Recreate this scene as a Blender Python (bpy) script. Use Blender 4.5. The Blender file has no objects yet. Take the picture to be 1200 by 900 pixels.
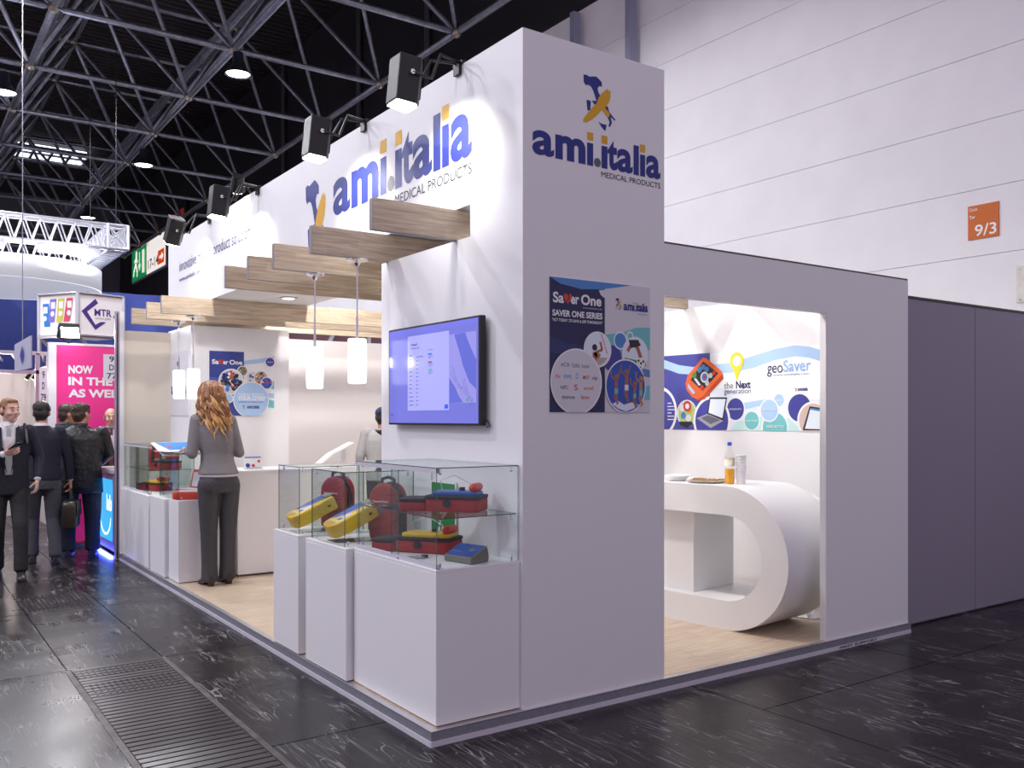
import bpy, bmesh, math, random
import numpy as np
from mathutils import Vector, Matrix
random.seed(7)
scene = bpy.context.scene
COL = scene.collection

# ------------------------------------------------------------------ camera
FPX, CX, HY, EYE = 1056.0, 600.0, 490.0, 1.574
YAW = math.atan((CX + 136.0) / FPX)
CF = Vector((math.sin(YAW), math.cos(YAW), 0)); CR = Vector((math.cos(YAW), -math.sin(YAW), 0))
CAM = Vector((-2.145, -3.753, EYE))
cd = bpy.data.cameras.new('camera'); cam = bpy.data.objects.new('camera', cd); COL.objects.link(cam)
cam.location = CAM; cam.rotation_euler = (math.pi / 2, 0, -YAW)
cd.sensor_width = 36; cd.lens = FPX / 1200 * 36; cd.shift_y = (HY - 450) / 1200; cd.clip_end = 200
scene.camera = cam

def on(x, y, X=None, Y=None, Z=None):
    """where the line of sight through photo pixel (x, y) meets the plane X=, Y= or Z="""
    r = CF + CR * ((x - CX) / FPX) + Vector((0, 0, (HY - y) / FPX))
    t = (X - CAM.x) / r.x if X is not None else (Y - CAM.y) / r.y if Y is not None else (Z - CAM.z) / r.z
    return CAM + r * t

# ------------------------------------------------------------------ world, exposure
w = bpy.data.worlds.new('world'); scene.world = w; w.use_nodes = True
w.node_tree.nodes['Background'].inputs[0].default_value = (0.86, 0.745, 0.93, 1)
w.node_tree.nodes['Background'].inputs[1].default_value = 0.57
scene.view_settings.view_transform = 'Standard'; scene.view_settings.look = 'None'
scene.view_settings.exposure = 0.28; scene.view_settings.gamma = 1.0
scene.view_settings.use_curve_mapping = False
scene.cycles.transparent_max_bounces = 32

HALL_LAMP_W = 390     # each high-bay lamp of the hall
FLOOD_W = 30           # fascia floodlights
INNER_W = 100          # spotlights inside the booth
PEND_W = 5

# ------------------------------------------------------------------ materials
def lin(c):
    if isinstance(c, str):
        c = [int(c[i:i + 2], 16) / 255 for i in (0, 2, 4)]
        c = [x / 12.92 if x <= .04045 else ((x + .055) / 1.055) ** 2.4 for x in c]
    return (*c[:3], 1)
MATS = {}
def mat(name, col, rough=.5, metal=0, noise=None, bump=None, emit=0, rand=0, spec=.5, coat=0):
    if name in MATS: return MATS[name]
    m = bpy.data.materials.new(name); MATS[name] = m; m.use_nodes = True
    N = m.node_tree.nodes; L = m.node_tree.links; b = N['Principled BSDF']
    c = lin(col)
    b.inputs['Base Color'].default_value = c; b.inputs['Roughness'].default_value = rough
    b.inputs['Metallic'].default_value = metal; b.inputs['Specular IOR Level'].default_value = spec
    b.inputs['Coat Weight'].default_value = coat
    tc = N.new('ShaderNodeTexCoord')
    out = None
    if noise:
        n = N.new('ShaderNodeTexNoise'); n.inputs['Scale'].default_value = noise[0]; n.inputs['Detail'].default_value = 5
        L.new(tc.outputs['Object'], n.inputs['Vector'])
        mr = N.new('ShaderNodeMapRange'); mr.inputs[1].default_value = .3; mr.inputs[2].default_value = .7
        mr.inputs[3].default_value = 1 - noise[1]; mr.inputs[4].default_value = 1 + noise[1]
        L.new(n.outputs['Fac'], mr.inputs[0]); out = mr.outputs[0]
    if rand:
        oi = N.new('ShaderNodeObjectInfo'); mr = N.new('ShaderNodeMapRange')
        mr.inputs[3].default_value = 1 - rand; mr.inputs[4].default_value = 1 + rand
        L.new(oi.outputs['Random'], mr.inputs[0])
        if out:
            mu = N.new('ShaderNodeMath'); mu.operation = 'MULTIPLY'; L.new(out, mu.inputs[0]); L.new(mr.outputs[0], mu.inputs[1]); out = mu.outputs[0]
        else: out = mr.outputs[0]
    if out:
        vm = N.new('ShaderNodeVectorMath'); vm.operation = 'SCALE'; vm.inputs[0].default_value = c[:3]
        L.new(out, vm.inputs['Scale']); L.new(vm.outputs[0], b.inputs['Base Color'])
    if bump:
        n = N.new('ShaderNodeTexNoise'); n.inputs['Scale'].default_value = bump[0]; n.inputs['Detail'].default_value = 4
        L.new(tc.outputs['Object'], n.inputs['Vector'])
        bp = N.new('ShaderNodeBump'); bp.inputs['Strength'].default_value = bump[1]; bp.inputs['Distance'].default_value = bump[2] if len(bump) > 2 else .01
        L.new(n.outputs['Fac'], bp.inputs['Height']); L.new(bp.outputs[0], b.inputs['Normal'])
    if emit:
        b.inputs['Emission Color'].default_value = c; b.inputs['Emission Strength'].default_value = emit
    return m

def wood_mat(name, c1, c2, stave=(.42, .062), axis='XZ', rough=.5):
    m = bpy.data.materials.new(name); MATS[name] = m; m.use_nodes = True
    N = m.node_tree.nodes; L = m.node_tree.links; b = N['Principled BSDF']; b.inputs['Roughness'].default_value = rough
    tc = N.new('ShaderNodeTexCoord'); oi = N.new('ShaderNodeObjectInfo')
    add = N.new('ShaderNodeVectorMath'); add.operation = 'ADD'
    sc = N.new('ShaderNodeVectorMath'); sc.operation = 'SCALE'; sc.inputs['Scale'].default_value = 7
    cmb = N.new('ShaderNodeCombineXYZ'); L.new(oi.outputs['Random'], cmb.inputs[0]); L.new(oi.outputs['Random'], cmb.inputs[1])
    L.new(cmb.outputs[0], sc.inputs[0]); L.new(tc.outputs['Object'], add.inputs[0]); L.new(sc.outputs[0], add.inputs[1])
    mp = N.new('ShaderNodeMapping'); mp.inputs['Scale'].default_value = (1.6, 26, 26); L.new(add.outputs[0], mp.inputs[0])
    n = N.new('ShaderNodeTexNoise'); n.inputs['Scale'].default_value = 2.2; n.inputs['Detail'].default_value = 7; n.inputs['Distortion'].default_value = .6
    L.new(mp.outputs[0], n.inputs['Vector'])
    cr = N.new('ShaderNodeValToRGB'); cr.color_ramp.elements[0].position = .33; cr.color_ramp.elements[1].position = .68
    cr.color_ramp.elements[0].color = lin(c1); cr.color_ramp.elements[1].color = lin(c2); L.new(n.outputs['Fac'], cr.inputs[0])
    sep = N.new('ShaderNodeSeparateXYZ'); L.new(add.outputs[0], sep.inputs[0])
    c3 = N.new('ShaderNodeCombineXYZ'); L.new(sep.outputs[0], c3.inputs[0]); L.new(sep.outputs[2 if axis == 'XZ' else 1], c3.inputs[1])
    br = N.new('ShaderNodeTexBrick'); br.inputs['Scale'].default_value = 1; br.inputs['Brick Width'].default_value = stave[0]; br.inputs['Row Height'].default_value = stave[1]
    br.inputs['Mortar Size'].default_value = .0006; br.inputs['Color1'].default_value = (1.05, 1.04, 1.03, 1); br.inputs['Color2'].default_value = (.90, .89, .88, 1); br.inputs['Mortar'].default_value = (.8, .78, .76, 1)
    L.new(c3.outputs[0], br.inputs['Vector'])
    mx = N.new('ShaderNodeMix'); mx.data_type = 'RGBA'; mx.blend_type = 'MULTIPLY'; mx.inputs[0].default_value = 1
    L.new(cr.outputs[0], mx.inputs[6]); L.new(br.outputs['Color'], mx.inputs[7]); L.new(mx.outputs[2], b.inputs['Base Color'])
    return m

def glass_mat(name, tint=(.965, .985, .98), ior=1.45):
    m = bpy.data.materials.new(name); MATS[name] = m; m.use_nodes = True
    N = m.node_tree.nodes; L = m.node_tree.links; N.remove(N['Principled BSDF'])
    o = N['Material Output']; t = N.new('ShaderNodeBsdfTransparent'); t.inputs[0].default_value = (*tint, 1)
    g = N.new('ShaderNodeBsdfGlossy'); g.inputs['Roughness'].default_value = .02; g.inputs[0].default_value = (.9, .95, .95, 1)
    lw = N.new('ShaderNodeLayerWeight'); lw.inputs[0].default_value = .5
    pw = N.new('ShaderNodeMath'); pw.operation = 'POWER'; pw.inputs[1].default_value = 4.5; L.new(lw.outputs['Facing'], pw.inputs[0])
    fr = N.new('ShaderNodeMapRange'); fr.inputs[3].default_value = .02; fr.inputs[4].default_value = .9; L.new(pw.outputs[0], fr.inputs[0])
    mx = N.new('ShaderNodeMixShader'); L.new(fr.outputs[0], mx.inputs[0]); L.new(t.outputs[0], mx.inputs[1]); L.new(g.outputs[0], mx.inputs[2])
    L.new(mx.outputs[0], o.inputs[0]); return m

def floor_mat():
    m = bpy.data.materials.new('hall_floor_coating'); MATS['hall_floor'] = m; m.use_nodes = True
    N = m.node_tree.nodes; L = m.node_tree.links; b = N['Principled BSDF']; b.inputs['Specular IOR Level'].default_value = .24
    geo = N.new('ShaderNodeNewGeometry'); P = geo.outputs['Position']
    def noise(scale, detail=4, dist=0, vec=None):
        n = N.new('ShaderNodeTexNoise'); n.inputs['Scale'].default_value = scale; n.inputs['Detail'].default_value = detail; n.inputs['Distortion'].default_value = dist
        L.new(vec or P, n.inputs['Vector']); return n.outputs['Fac']
    def ramp(fac, a, bb, c0, c1):
        mr = N.new('ShaderNodeMapRange'); mr.inputs[1].default_value = a; mr.inputs[2].default_value = bb; mr.inputs[3].default_value = c0; mr.inputs[4].default_value = c1
        L.new(fac, mr.inputs[0]); return mr.outputs[0]
    def math_(op, a, bb):
        k = N.new('ShaderNodeMath'); k.operation = op
        for i, q in enumerate((a, bb)):
            if isinstance(q, (int, float)): k.inputs[i].default_value = q
            else: L.new(q, k.inputs[i])
        return k.outputs[0]
    # fine scratches: thin iso-lines of stretched noise, in two directions, only in worn areas
    worn = ramp(noise(.9, 3), .42, .75, 0, 1)
    scr = None
    for rot, s in ((.5, (14, 1.1, 1)), (-.9, (9, .8, 1)), (1.9, (11, 1.0, 1))):
        mp = N.new('ShaderNodeMapping'); mp.inputs['Rotation'].default_value = (0, 0, rot); mp.inputs['Scale'].default_value = s; L.new(P, mp.inputs[0])
        nn = noise(1.0, 2, .3, mp.outputs[0])
        line = ramp(math_('ABSOLUTE', math_('SUBTRACT', nn, .5), 0), 0, .006, 1, 0)
        scr = line if scr is None else math_('MAXIMUM', scr, line)
    gate = ramp(noise(2.3, 2), .45, .53, 0, 1)
    scr = math_('MULTIPLY', scr, gate)
    smear = math_('MULTIPLY', ramp(noise(7, 8, 1.5), .55, .8, 0, 1), worn)
    vo = N.new('ShaderNodeTexVoronoi'); vo.inputs['Scale'].default_value = 9; vo.inputs['Randomness'].default_value = 1; L.new(P, vo.inputs['Vector'])
    speck = math_('MULTIPLY', ramp(vo.outputs['Distance'], .03, .055, 1, 0), ramp(noise(1.6, 2), .44, .5, 0, 1))
    dirt = math_('MAXIMUM', math_('MAXIMUM', math_('MULTIPLY', scr, .6), math_('MULTIPLY', smear, .13)), math_('MULTIPLY', speck, .8))
    base = N.new('ShaderNodeMix'); base.data_type = 'RGBA'; base.inputs[6].default_value = (.010, .008, .009, 1); base.inputs[7].default_value = (.020, .016, .018, 1)
    L.new(noise(1.3, 5), base.inputs[0])
    mx = N.new('ShaderNodeMix'); mx.data_type = 'RGBA'; mx.inputs[7].default_value = (.42, .40, .42, 1)
    L.new(dirt, mx.inputs[0]); L.new(base.outputs[2], mx.inputs[6]); L.new(mx.outputs[2], b.inputs['Base Color'])
    rg = math_('ADD', ramp(noise(3.1, 6), .3, .7, .25, .33), math_('MULTIPLY', dirt, .3)); L.new(rg, b.inputs['Roughness'])
    bp = N.new('ShaderNodeBump'); bp.inputs['Strength'].default_value = .12; bp.inputs['Distance'].default_value = .01
    L.new(math_('ADD', noise(2.5, 3), math_('MULTIPLY', noise(60, 2), .06)), bp.inputs['Height']); L.new(bp.outputs[0], b.inputs['Normal'])
    return m

WHITE = mat('painted_panel_white', (.80, .80, .82), .55, noise=(60, .015))
WHITE2 = mat('laminate_white', (.82, .82, .83), .4)
HALLW = mat('hall_cladding_white', (.78, .765, .775), .6, noise=(2, .03))
NEIGH = mat('grey_lilac_panel', (.27, .25, .32), .6)
OAK = wood_mat('oak_board', 'b4a28b', 'dccbb3')
PLANKF = wood_mat('pale_oak_vinyl', 'b8a48c', 'd6c6b0', (1.2, 2.0), 'XY', .38)
BLACK = mat('black_plastic', (.012, .012, .014), .4)
BLACKM = mat('black_painted_metal', (.008, .008, .009), .4)
DARKW = mat('dark_wall', (.012, .010, .013), .8)
STEEL = mat('galvanised_tube', (.30, .31, .36), .42, .75, noise=(9, .25))
NODE = mat('node_brass_grey', (.40, .35, .28), .4, .8)
CHROME = mat('chrome', (.8, .8, .82), .12, 1)
ALU = mat('aluminium', (.62, .62, .66), .35, .85)
GREYTRIM = mat('grey_carpet_trim', (.20, .20, .235), .7, noise=(40, .1))
STRIP = mat('silver_edge_strip', (.62, .61, .68), .4)
GLASS = glass_mat('clear_glass'); GEDGE = mat('glass_edge_green', (.07, .13, .12), .15)
NAVY = mat('print_navy', '1b2a70', .45); LOGOB = mat('logo_blue', '17287f', .45); YEL = mat('logo_yellow', 'd9a514', .5)
GREYP = mat('print_grey', '5c5f6e', .5); BLK = mat('print_black', '23222a', .5); PWHITE = mat('print_white', (.82, .82, .83), .45)
LBLUE = mat('print_light_blue', 'a9c8ec', .45); MBLUE = mat('print_mid_blue', '4a86c8', .45); INDIGO = mat('print_indigo', '3d3f94', .45)
TEAL = mat('print_teal', '6fc0c4', .45); PALE = mat('print_pale_blue', 'dfe8f4', .45); RED = mat('print_red', 'cf3a34', .45); ORANGE = mat('print_orange', 'e5682e', .45)
PGREY = mat('print_light_grey', 'd3d3da', .45); SKIN = mat('print_skin', 'a56a48', .5); SKYP = mat('print_sky', '2b52b4', .45); GREEN = mat('print_green', '4f8f3a', .45)
floor_mat()

# ------------------------------------------------------------------ builders
WM = {}
def frame_z(d):
    d = Vector(d).normalized(); a = Vector((0, 0, 1)) if abs(d.z) < .95 else Vector((1, 0, 0))
    u = d.cross(a).normalized(); return u, d.cross(u).normalized()

class MB:
    def __init__(s): s.v = []; s.f = []; s.m = []
    def add(s, vs, fs, mi=0):
        b = len(s.v); s.v += [Vector(q) for q in vs]; s.f += [tuple(b + i for i in q) for q in fs]; s.m += [mi] * len(fs); return s
    def box(s, x0, x1, y0, y1, z0, z1, mi=0):
        vs = [(x, y, z) for z in (z0, z1) for y in (y0, y1) for x in (x0, x1)]
        return s.add(vs, [(0, 2, 3, 1), (4, 5, 7, 6), (0, 1, 5, 4), (2, 6, 7, 3), (0, 4, 6, 2), (1, 3, 7, 5)], mi)
    def obox(s, c, size, M=None, mi=0):
        a, b, d = [q / 2 for q in size]; n = len(s.v); s.box(-a, a, -b, b, -d, d, mi)
        M = (M or Matrix.Identity(3)).to_3x3(); c = Vector(c)
        for i in range(n, len(s.v)): s.v[i] = M @ s.v[i] + c
        return s
    def cyl(s, p0, p1, r0, r1=None, n=12, mi=0, cap=True):
        r1 = r0 if r1 is None else r1; p0 = Vector(p0); p1 = Vector(p1); u, v = frame_z(p1 - p0)
        vs = []
        for p, r in ((p0, r0), (p1, r1)):
            vs += [p + (u * math.cos(a) + v * math.sin(a)) * r for a in [2 * math.pi * k / n for k in range(n)]]
        fs = [(k, (k + 1) % n, n + (k + 1) % n, n + k) for k in range(n)]
        if cap: fs += [tuple(range(n))[::-1], tuple(range(n, 2 * n))]
        return s.add(vs, fs, mi)
    def tube(s, pts, r, n=8, mi=0, cap=True):
        pts = [Vector(p) for p in pts]; rs = r if isinstance(r, (list, tuple)) else [r] * len(pts); vs = []
        u = None
        for i, p in enumerate(pts):
            d = (pts[min(i + 1, len(pts) - 1)] - pts[max(i - 1, 0)]).normalized()
            if u is None: u, v = frame_z(d)
            else:
                u = (u - d * u.dot(d)); u = u.normalized() if u.length > 1e-6 else frame_z(d)[0]
                v = d.cross(u)
            vs += [p + (u * math.cos(a) + v * math.sin(a)) * rs[i] for a in [2 * math.pi * k / n for k in range(n)]]
        fs = [(i * n + k, i * n + (k + 1) % n, (i + 1) * n + (k + 1) % n, (i + 1) * n + k) for i in range(len(pts) - 1) for k in range(n)]
        if cap: fs += [tuple(range(n))[::-1], tuple(range((len(pts) - 1) * n, len(pts) * n))]
        return s.add(vs, fs, mi)
    def lathe(s, prof, c=(0, 0, 0), n=24, mi=0):
        c = Vector(c); vs = [c + Vector((r * math.cos(2 * math.pi * k / n), r * math.sin(2 * math.pi * k / n), z)) for r, z in prof for k in range(n)]
        fs = [(i * n + k, i * n + (k + 1) % n, (i + 1) * n + (k + 1) % n, (i + 1) * n + k) for i in range(len(prof) - 1) for k in range(n)]
        if prof[0][0] > 1e-5: fs.append(tuple(range(n))[::-1])
        if prof[-1][0] > 1e-5: fs.append(tuple(range((len(prof) - 1) * n, len(prof) * n)))
        return s.add(vs, fs, mi)
    def prism(s, pts, o, u, v, d, mi=0):
        o = Vector(o); u = Vector(u); v = Vector(v); d = Vector(d); n = len(pts)
        a = [o + u * p[0] + v * p[1] for p in pts]; vs = a + [q + d for q in a]
        fs = [tuple(range(n))[::-1], tuple(range(n, 2 * n))] + [(k, (k + 1) % n, n + (k + 1) % n, n + k) for k in range(n)]
        return s.add(vs, fs, mi)
    def ell(s, c, r, M=None, n=16, m=10, mi=0):
        c = Vector(c); M = M or Matrix.Identity(3); vs = []
        for i in range(m + 1):
            t = math.pi * i / m
            for k in range(n):
                a = 2 * math.pi * k / n; vs.append(c + M @ Vector((r[0] * math.sin(t) * math.cos(a), r[1] * math.sin(t) * math.sin(a), -r[2] * math.cos(t))))
        return s.add(vs, [(i * n + k, i * n + (k + 1) % n, (i + 1) * n + (k + 1) % n, (i + 1) * n + k) for i in range(m) for k in range(n)], mi)
    def cap(s, p0, p1, r0, r1, n=12, flat=None):
        """tapered capsule; flat=(axis, factor) squashes the section along axis"""
        p0 = Vector(p0); p1 = Vector(p1); d = (p1 - p0); L = d.length; d = d / max(L, 1e-6); u, v = frame_z(d); vs = []; rings = []
        for i in range(5):
            t = math.pi / 2 * i / 4; rings.append((p0 - d * r0 * math.cos(t), r0 * math.sin(t)))
        for i in range(5):
            t = math.pi / 2 * i / 4; rings.append((p1 + d * r1 * math.sin(t), r1 * math.cos(t)))
        for p, r in rings:
            r = max(r, 1e-4)
            for k in range(n):
                a = 2 * math.pi * k / n; q = (u * math.cos(a) + v * math.sin(a)) * r
                if flat: ax = Vector(flat[0]).normalized(); q = q - ax * q.dot(ax) * (1 - flat[1])
                vs.append(p + q)
        R_ = len(rings)
        return s.add(vs, [(i * n + k, i * n + (k + 1) % n, (i + 1) * n + (k + 1) % n, (i + 1) * n + k) for i in range(R_ - 1) for k in range(n)] + [tuple(range(n))[::-1], tuple(range((R_ - 1) * n, R_ * n))])
    def loft(s, rings, n=20):
        """rings: (centre, rx, ry[, squareness]) stacked elliptical sections in the local XY plane"""
        vs = []
        for c, rx, ry in rings:
            c = Vector(c); vs += [c + Vector((rx * math.cos(2 * math.pi * k / n), ry * math.sin(2 * math.pi * k / n), 0)) for k in range(n)]
        R_ = len(rings)
        return s.add(vs, [(i * n + k, i * n + (k + 1) % n, (i + 1) * n + (k + 1) % n, (i + 1) * n + k) for i in range(R_ - 1) for k in range(n)] + [tuple(range(n))[::-1], tuple(range((R_ - 1) * n, R_ * n))])
    def xform(s, M, start=0):
        for i in range(start, len(s.v)): s.v[i] = M @ s.v[i]
        return s
    def mesh(s, name, mats, smooth=False, bevel=0, seg=2):
        me = bpy.data.meshes.new(name); me.from_pydata([tuple(v) for v in s.v], [], s.f)
        for m in (mats if isinstance(mats, (list, tuple)) else [mats]): me.materials.append(m)
        me.polygons.foreach_set('material_index', s.m)
        bm = bmesh.new(); bm.from_mesh(me)
        bmesh.ops.remove_doubles(bm, verts=bm.verts, dist=1e-6)
        bmesh.ops.recalc_face_normals(bm, faces=bm.faces)
        if bevel: bmesh.ops.bevel(bm, geom=[e for e in bm.edges if len(e.link_faces) == 2 and e.calc_face_angle(0) > .5], offset=bevel, segments=seg, affect='EDGES', profile=.5)
        bm.to_mesh(me); bm.free()
        if smooth: smooth_mesh(me)
        return me
    def build(s, name, mats, parent=None, smooth=False, bevel=0, seg=2, local=False):
        if parent is None:
            xs = [[v[i] for v in s.v] for i in range(3)]
            o = Vector(((min(xs[0]) + max(xs[0])) / 2, (min(xs[1]) + max(xs[1])) / 2, min(xs[2])))
            for i in range(len(s.v)): s.v[i] = s.v[i] - o
        elif not local:
            Mi = WM[parent.name].inverted()
            for i in range(len(s.v)): s.v[i] = Mi @ s.v[i]
        ob = bpy.data.objects.new(name, s.mesh(name, mats, smooth, bevel, seg)); COL.objects.link(ob)
        if parent is None: ob.location = o; WM[ob.name] = Matrix.Translation(o)
        else: ob.parent = parent; WM[ob.name] = WM[parent.name]
        return ob

def smooth_mesh(me, ang=.6):
    me.polygons.foreach_set('use_smooth', [True] * len(me.polygons))
    bm = bmesh.new(); bm.from_mesh(me)
    for e in bm.edges: e.smooth = not (len(e.link_faces) == 2 and e.calc_face_angle(0) > ang)
    bm.to_mesh(me); bm.free()

def tag(o, label, cat, group=None, kind=None):
    o['label'] = label; o['category'] = cat
    if group: o['group'] = group
    if kind: o['kind'] = kind
    return o
def thing(name, label, cat, loc=(0, 0, 0), rz=0, group=None, kind=None):
    o = bpy.data.objects.new(name, None); COL.objects.link(o); o.location = loc; o.rotation_euler = (0, 0, rz); o.empty_display_size = .1
    WM[o.name] = Matrix.Translation(Vector(loc)) @ Matrix.Rotation(rz, 4, 'Z')
    return tag(o, label, cat, group, kind)
def inst(name, me, parent, M):
    o = bpy.data.objects.new(name, me); COL.objects.link(o)
    if parent: o.parent = parent; M = WM[parent.name].inverted() @ M; WM[o.name] = WM[parent.name] @ M
    else: WM[o.name] = M
    o.matrix_local = M
    return o
def copy_tree(o, parent=None, loc=None, rz=None, label=None):
    c = o.copy(); COL.objects.link(c); c.parent = parent
    if parent is None:
        if loc is not None: c.location = loc
        if rz is not None: c.rotation_euler = (0, 0, rz)
        WM[c.name] = Matrix.Translation(c.location) @ Matrix.Rotation(c.rotation_euler[2], 4, 'Z')
    else: WM[c.name] = WM[parent.name]
    if label: c['label'] = label
    for ch in o.children: copy_tree(ch, c)
    return c
def light(name, kind, loc, power, col=(1, 1, 1), parent=None, **k):
    d = bpy.data.lights.new(name, kind); d.energy = power; d.color = col
    tgt = k.pop('target', None)
    for q, v in k.items(): setattr(d, q, v)
    o = bpy.data.objects.new(name, d); COL.objects.link(o); M = Matrix.Translation(Vector(loc))
    if tgt is not None: M = M @ (Vector(tgt) - Vector(loc)).to_track_quat('-Z', 'Y').to_matrix().to_4x4()
    if parent: o.parent = parent; M = WM[parent.name].inverted() @ M
    o.matrix_local = M
    return o

# ------------------------------------------------------------------ flat print helpers
def clip_rect(pts, x0, y0, x1, y1):
    def cl(p, f, it):
        out = []
        for i in range(len(p)):
            a, b = p[i - 1], p[i]
            if f(b):
                if not f(a): out.append(it(a, b))
                out.append(b)
            elif f(a): out.append(it(a, b))
        return out
    def ix(X): return lambda a, b: (X, a[1] + (b[1] - a[1]) * (X - a[0]) / (b[0] - a[0]))
    def iy(Y): return lambda a, b: (a[0] + (b[0] - a[0]) * (Y - a[1]) / (b[1] - a[1]), Y)
    for f, it in ((lambda p: p[0] >= x0, ix(x0)), (lambda p: p[0] <= x1, ix(x1)), (lambda p: p[1] >= y0, iy(y0)), (lambda p: p[1] <= y1, iy(y1))):
        if not pts: break
        pts = cl(pts, f, it)
    return pts
TXT = {}
def glyphs(s, bold):
    k = (s, bold)
    if k in TXT: return TXT[k]
    c = bpy.data.curves.new('t', 'FONT'); c.body = s; c.size = 1; c.offset = bold; c.resolution_u = 4; c.fill_mode = 'FRONT'
    o = bpy.data.objects.new('t', c); me = bpy.data.meshes.new_from_object(o)
    vs = [v.co.copy() for v in me.vertices]; fs = [tuple(p.vertices) for p in me.polygons]
    bpy.data.objects.remove(o); bpy.data.curves.remove(c); bpy.data.meshes.remove(me)
    TXT[k] = (vs, fs); return TXT[k]
FRONT = ((1, 0, 0), (0, 0, 1), (0, -1, 0))       # surface facing -Y
LEFT = ((0, -1, 0), (0, 0, 1), (-1, 0, 0))       # surface facing -X
class Art:
    """flat print on a surface: u runs to the reader's right, v up, in metres or in fractions (w, h) of a sheet"""
    def __init__(s, parent, o, fr, w=1, h=1, lay=.0006, step=.00006, local=False):
        s.p = parent; s.o = Vector(o); s.u, s.v, s.n = [Vector(q) for q in fr]; s.w = w; s.h = h; s.lay = lay; s.step = step; s.local = local
    def P(s, x, y, l): return s.o + s.u * (x * s.w) + s.v * (y * s.h) + s.n * l
    def poly(s, name, pts, m, clip=True, parent=None):
        if clip: pts = clip_rect(list(pts), 0, 0, 1, 1)
        if len(pts) < 3: return None
        s.lay += s.step; b = MB(); l = s.lay
        b.add([s.P(x, y, l) for x, y in pts], [tuple(range(len(pts)))])
        return b.build(name, m, parent or s.p, local=s.local)
    def rect(s, name, x0, y0, x1, y1, m, **k): return s.poly(name, [(x0, y0), (x1, y0), (x1, y1), (x0, y1)], m, **k)
    def circ(s, name, cx, cy, r, m, n=40, **k):
        a = s.w / s.h
        return s.poly(name, [(cx + r * math.cos(2 * math.pi * i / n), cy + r * a * math.sin(2 * math.pi * i / n)) for i in range(n)], m, **k)
    def line(s, name, pts, wd, m, **k):
        s.lay += s.step; b = MB(); a = s.w / s.h
        for i in range(len(pts) - 1):
            (x0, y0), (x1, y1) = pts[i], pts[i + 1]; dx, dy = (x1 - x0), (y1 - y0) / a; L = math.hypot(dx, dy) or 1; nx, ny = -dy / L * wd / 2, dx / L * wd / 2 * a
            b.add([s.P(x, y, s.lay) for x, y in ((x0 - nx, y0 - ny), (x0 + nx, y0 + ny), (x1 + nx, y1 + ny), (x1 - nx, y1 - ny))], [(0, 1, 2, 3)])
        return b.build(name, m, k.get('parent') or s.p, local=s.local)
    def text(s, name, t, x, y, x1, cap, m, bold=0, parent=None, skew=0):
        """lettering from x to x1 with its baseline at y and capitals of height cap"""
        vs, fs = glyphs(t, bold)
        if not vs: return None
        a = min(v.x for v in vs); b_ = max(v.x for v in vs); s.lay += s.step
        kx = (x1 - x) / (b_ - a); ky = cap / .73; mb = MB()
        mb.add([s.P(x + (v.x - a) * kx + skew * v.y * ky, y + v.y * ky, s.lay) for v in vs], fs)
        return mb.build(name, m, parent or s.p, local=s.local)

IT_MAIN = [(423,150),(440,146),(455,152),(475,146),(495,141),(510,150),(527,165),(528,190),(512,190),(503,205),(508,228),(522,248),(540,275),(565,300),(568,318),(585,338),(606,358),(602,366),(585,352),(578,352),(586,380),(574,410),(566,404),(572,380),(560,352),(540,330),(520,312),(505,300),(497,280),(488,255),(478,225),(465,205),(448,200),(435,206),(425,190)]
IT_SIC = [(508,392),(525,400),(555,400),(548,438),(530,424)]
IT_SAR = [(440,290),(452,284),(464,290),(462,340),(446,346)]
IT_ELBA = [(468,284),(497,278),(500,306),(484,300)]
EAGLE = [(552,200),(560,193),(565,205),(572,196),(578,210),(577,240),(570,265),(556,290),(545,305),(560,318),(574,330),(570,352),(555,352),(540,335),(526,322),(510,345),(490,370),(470,392),(450,405),(437,420),(432,412),(424,417),(420,405),(430,385),(450,355),(470,325),(485,305),(498,290),(505,265),(520,235)]
def mark(art, x0, y0, x1, y1):
    f = lambda P: [(x0 + (x - 420) / 186 * (x1 - x0), y1 - (y - 141) / 299 * (y1 - y0)) for x, y in P]
    for P in (IT_MAIN, IT_SIC, IT_SAR, IT_ELBA): art.poly('map_emblem', f(P), LOGOB, clip=False)
    art.poly('eagle_emblem', f(EAGLE), YEL, clip=False)
LET = [('a', 118, 235), ('m', 242, 411), ('i', 420, 455), ('.', 460, 500), ('i', 504, 539), ('t', 540, 598), ('a', 596, 692), ('l', 698, 731), ('i', 739, 770), ('a', 776, 868)]
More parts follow.
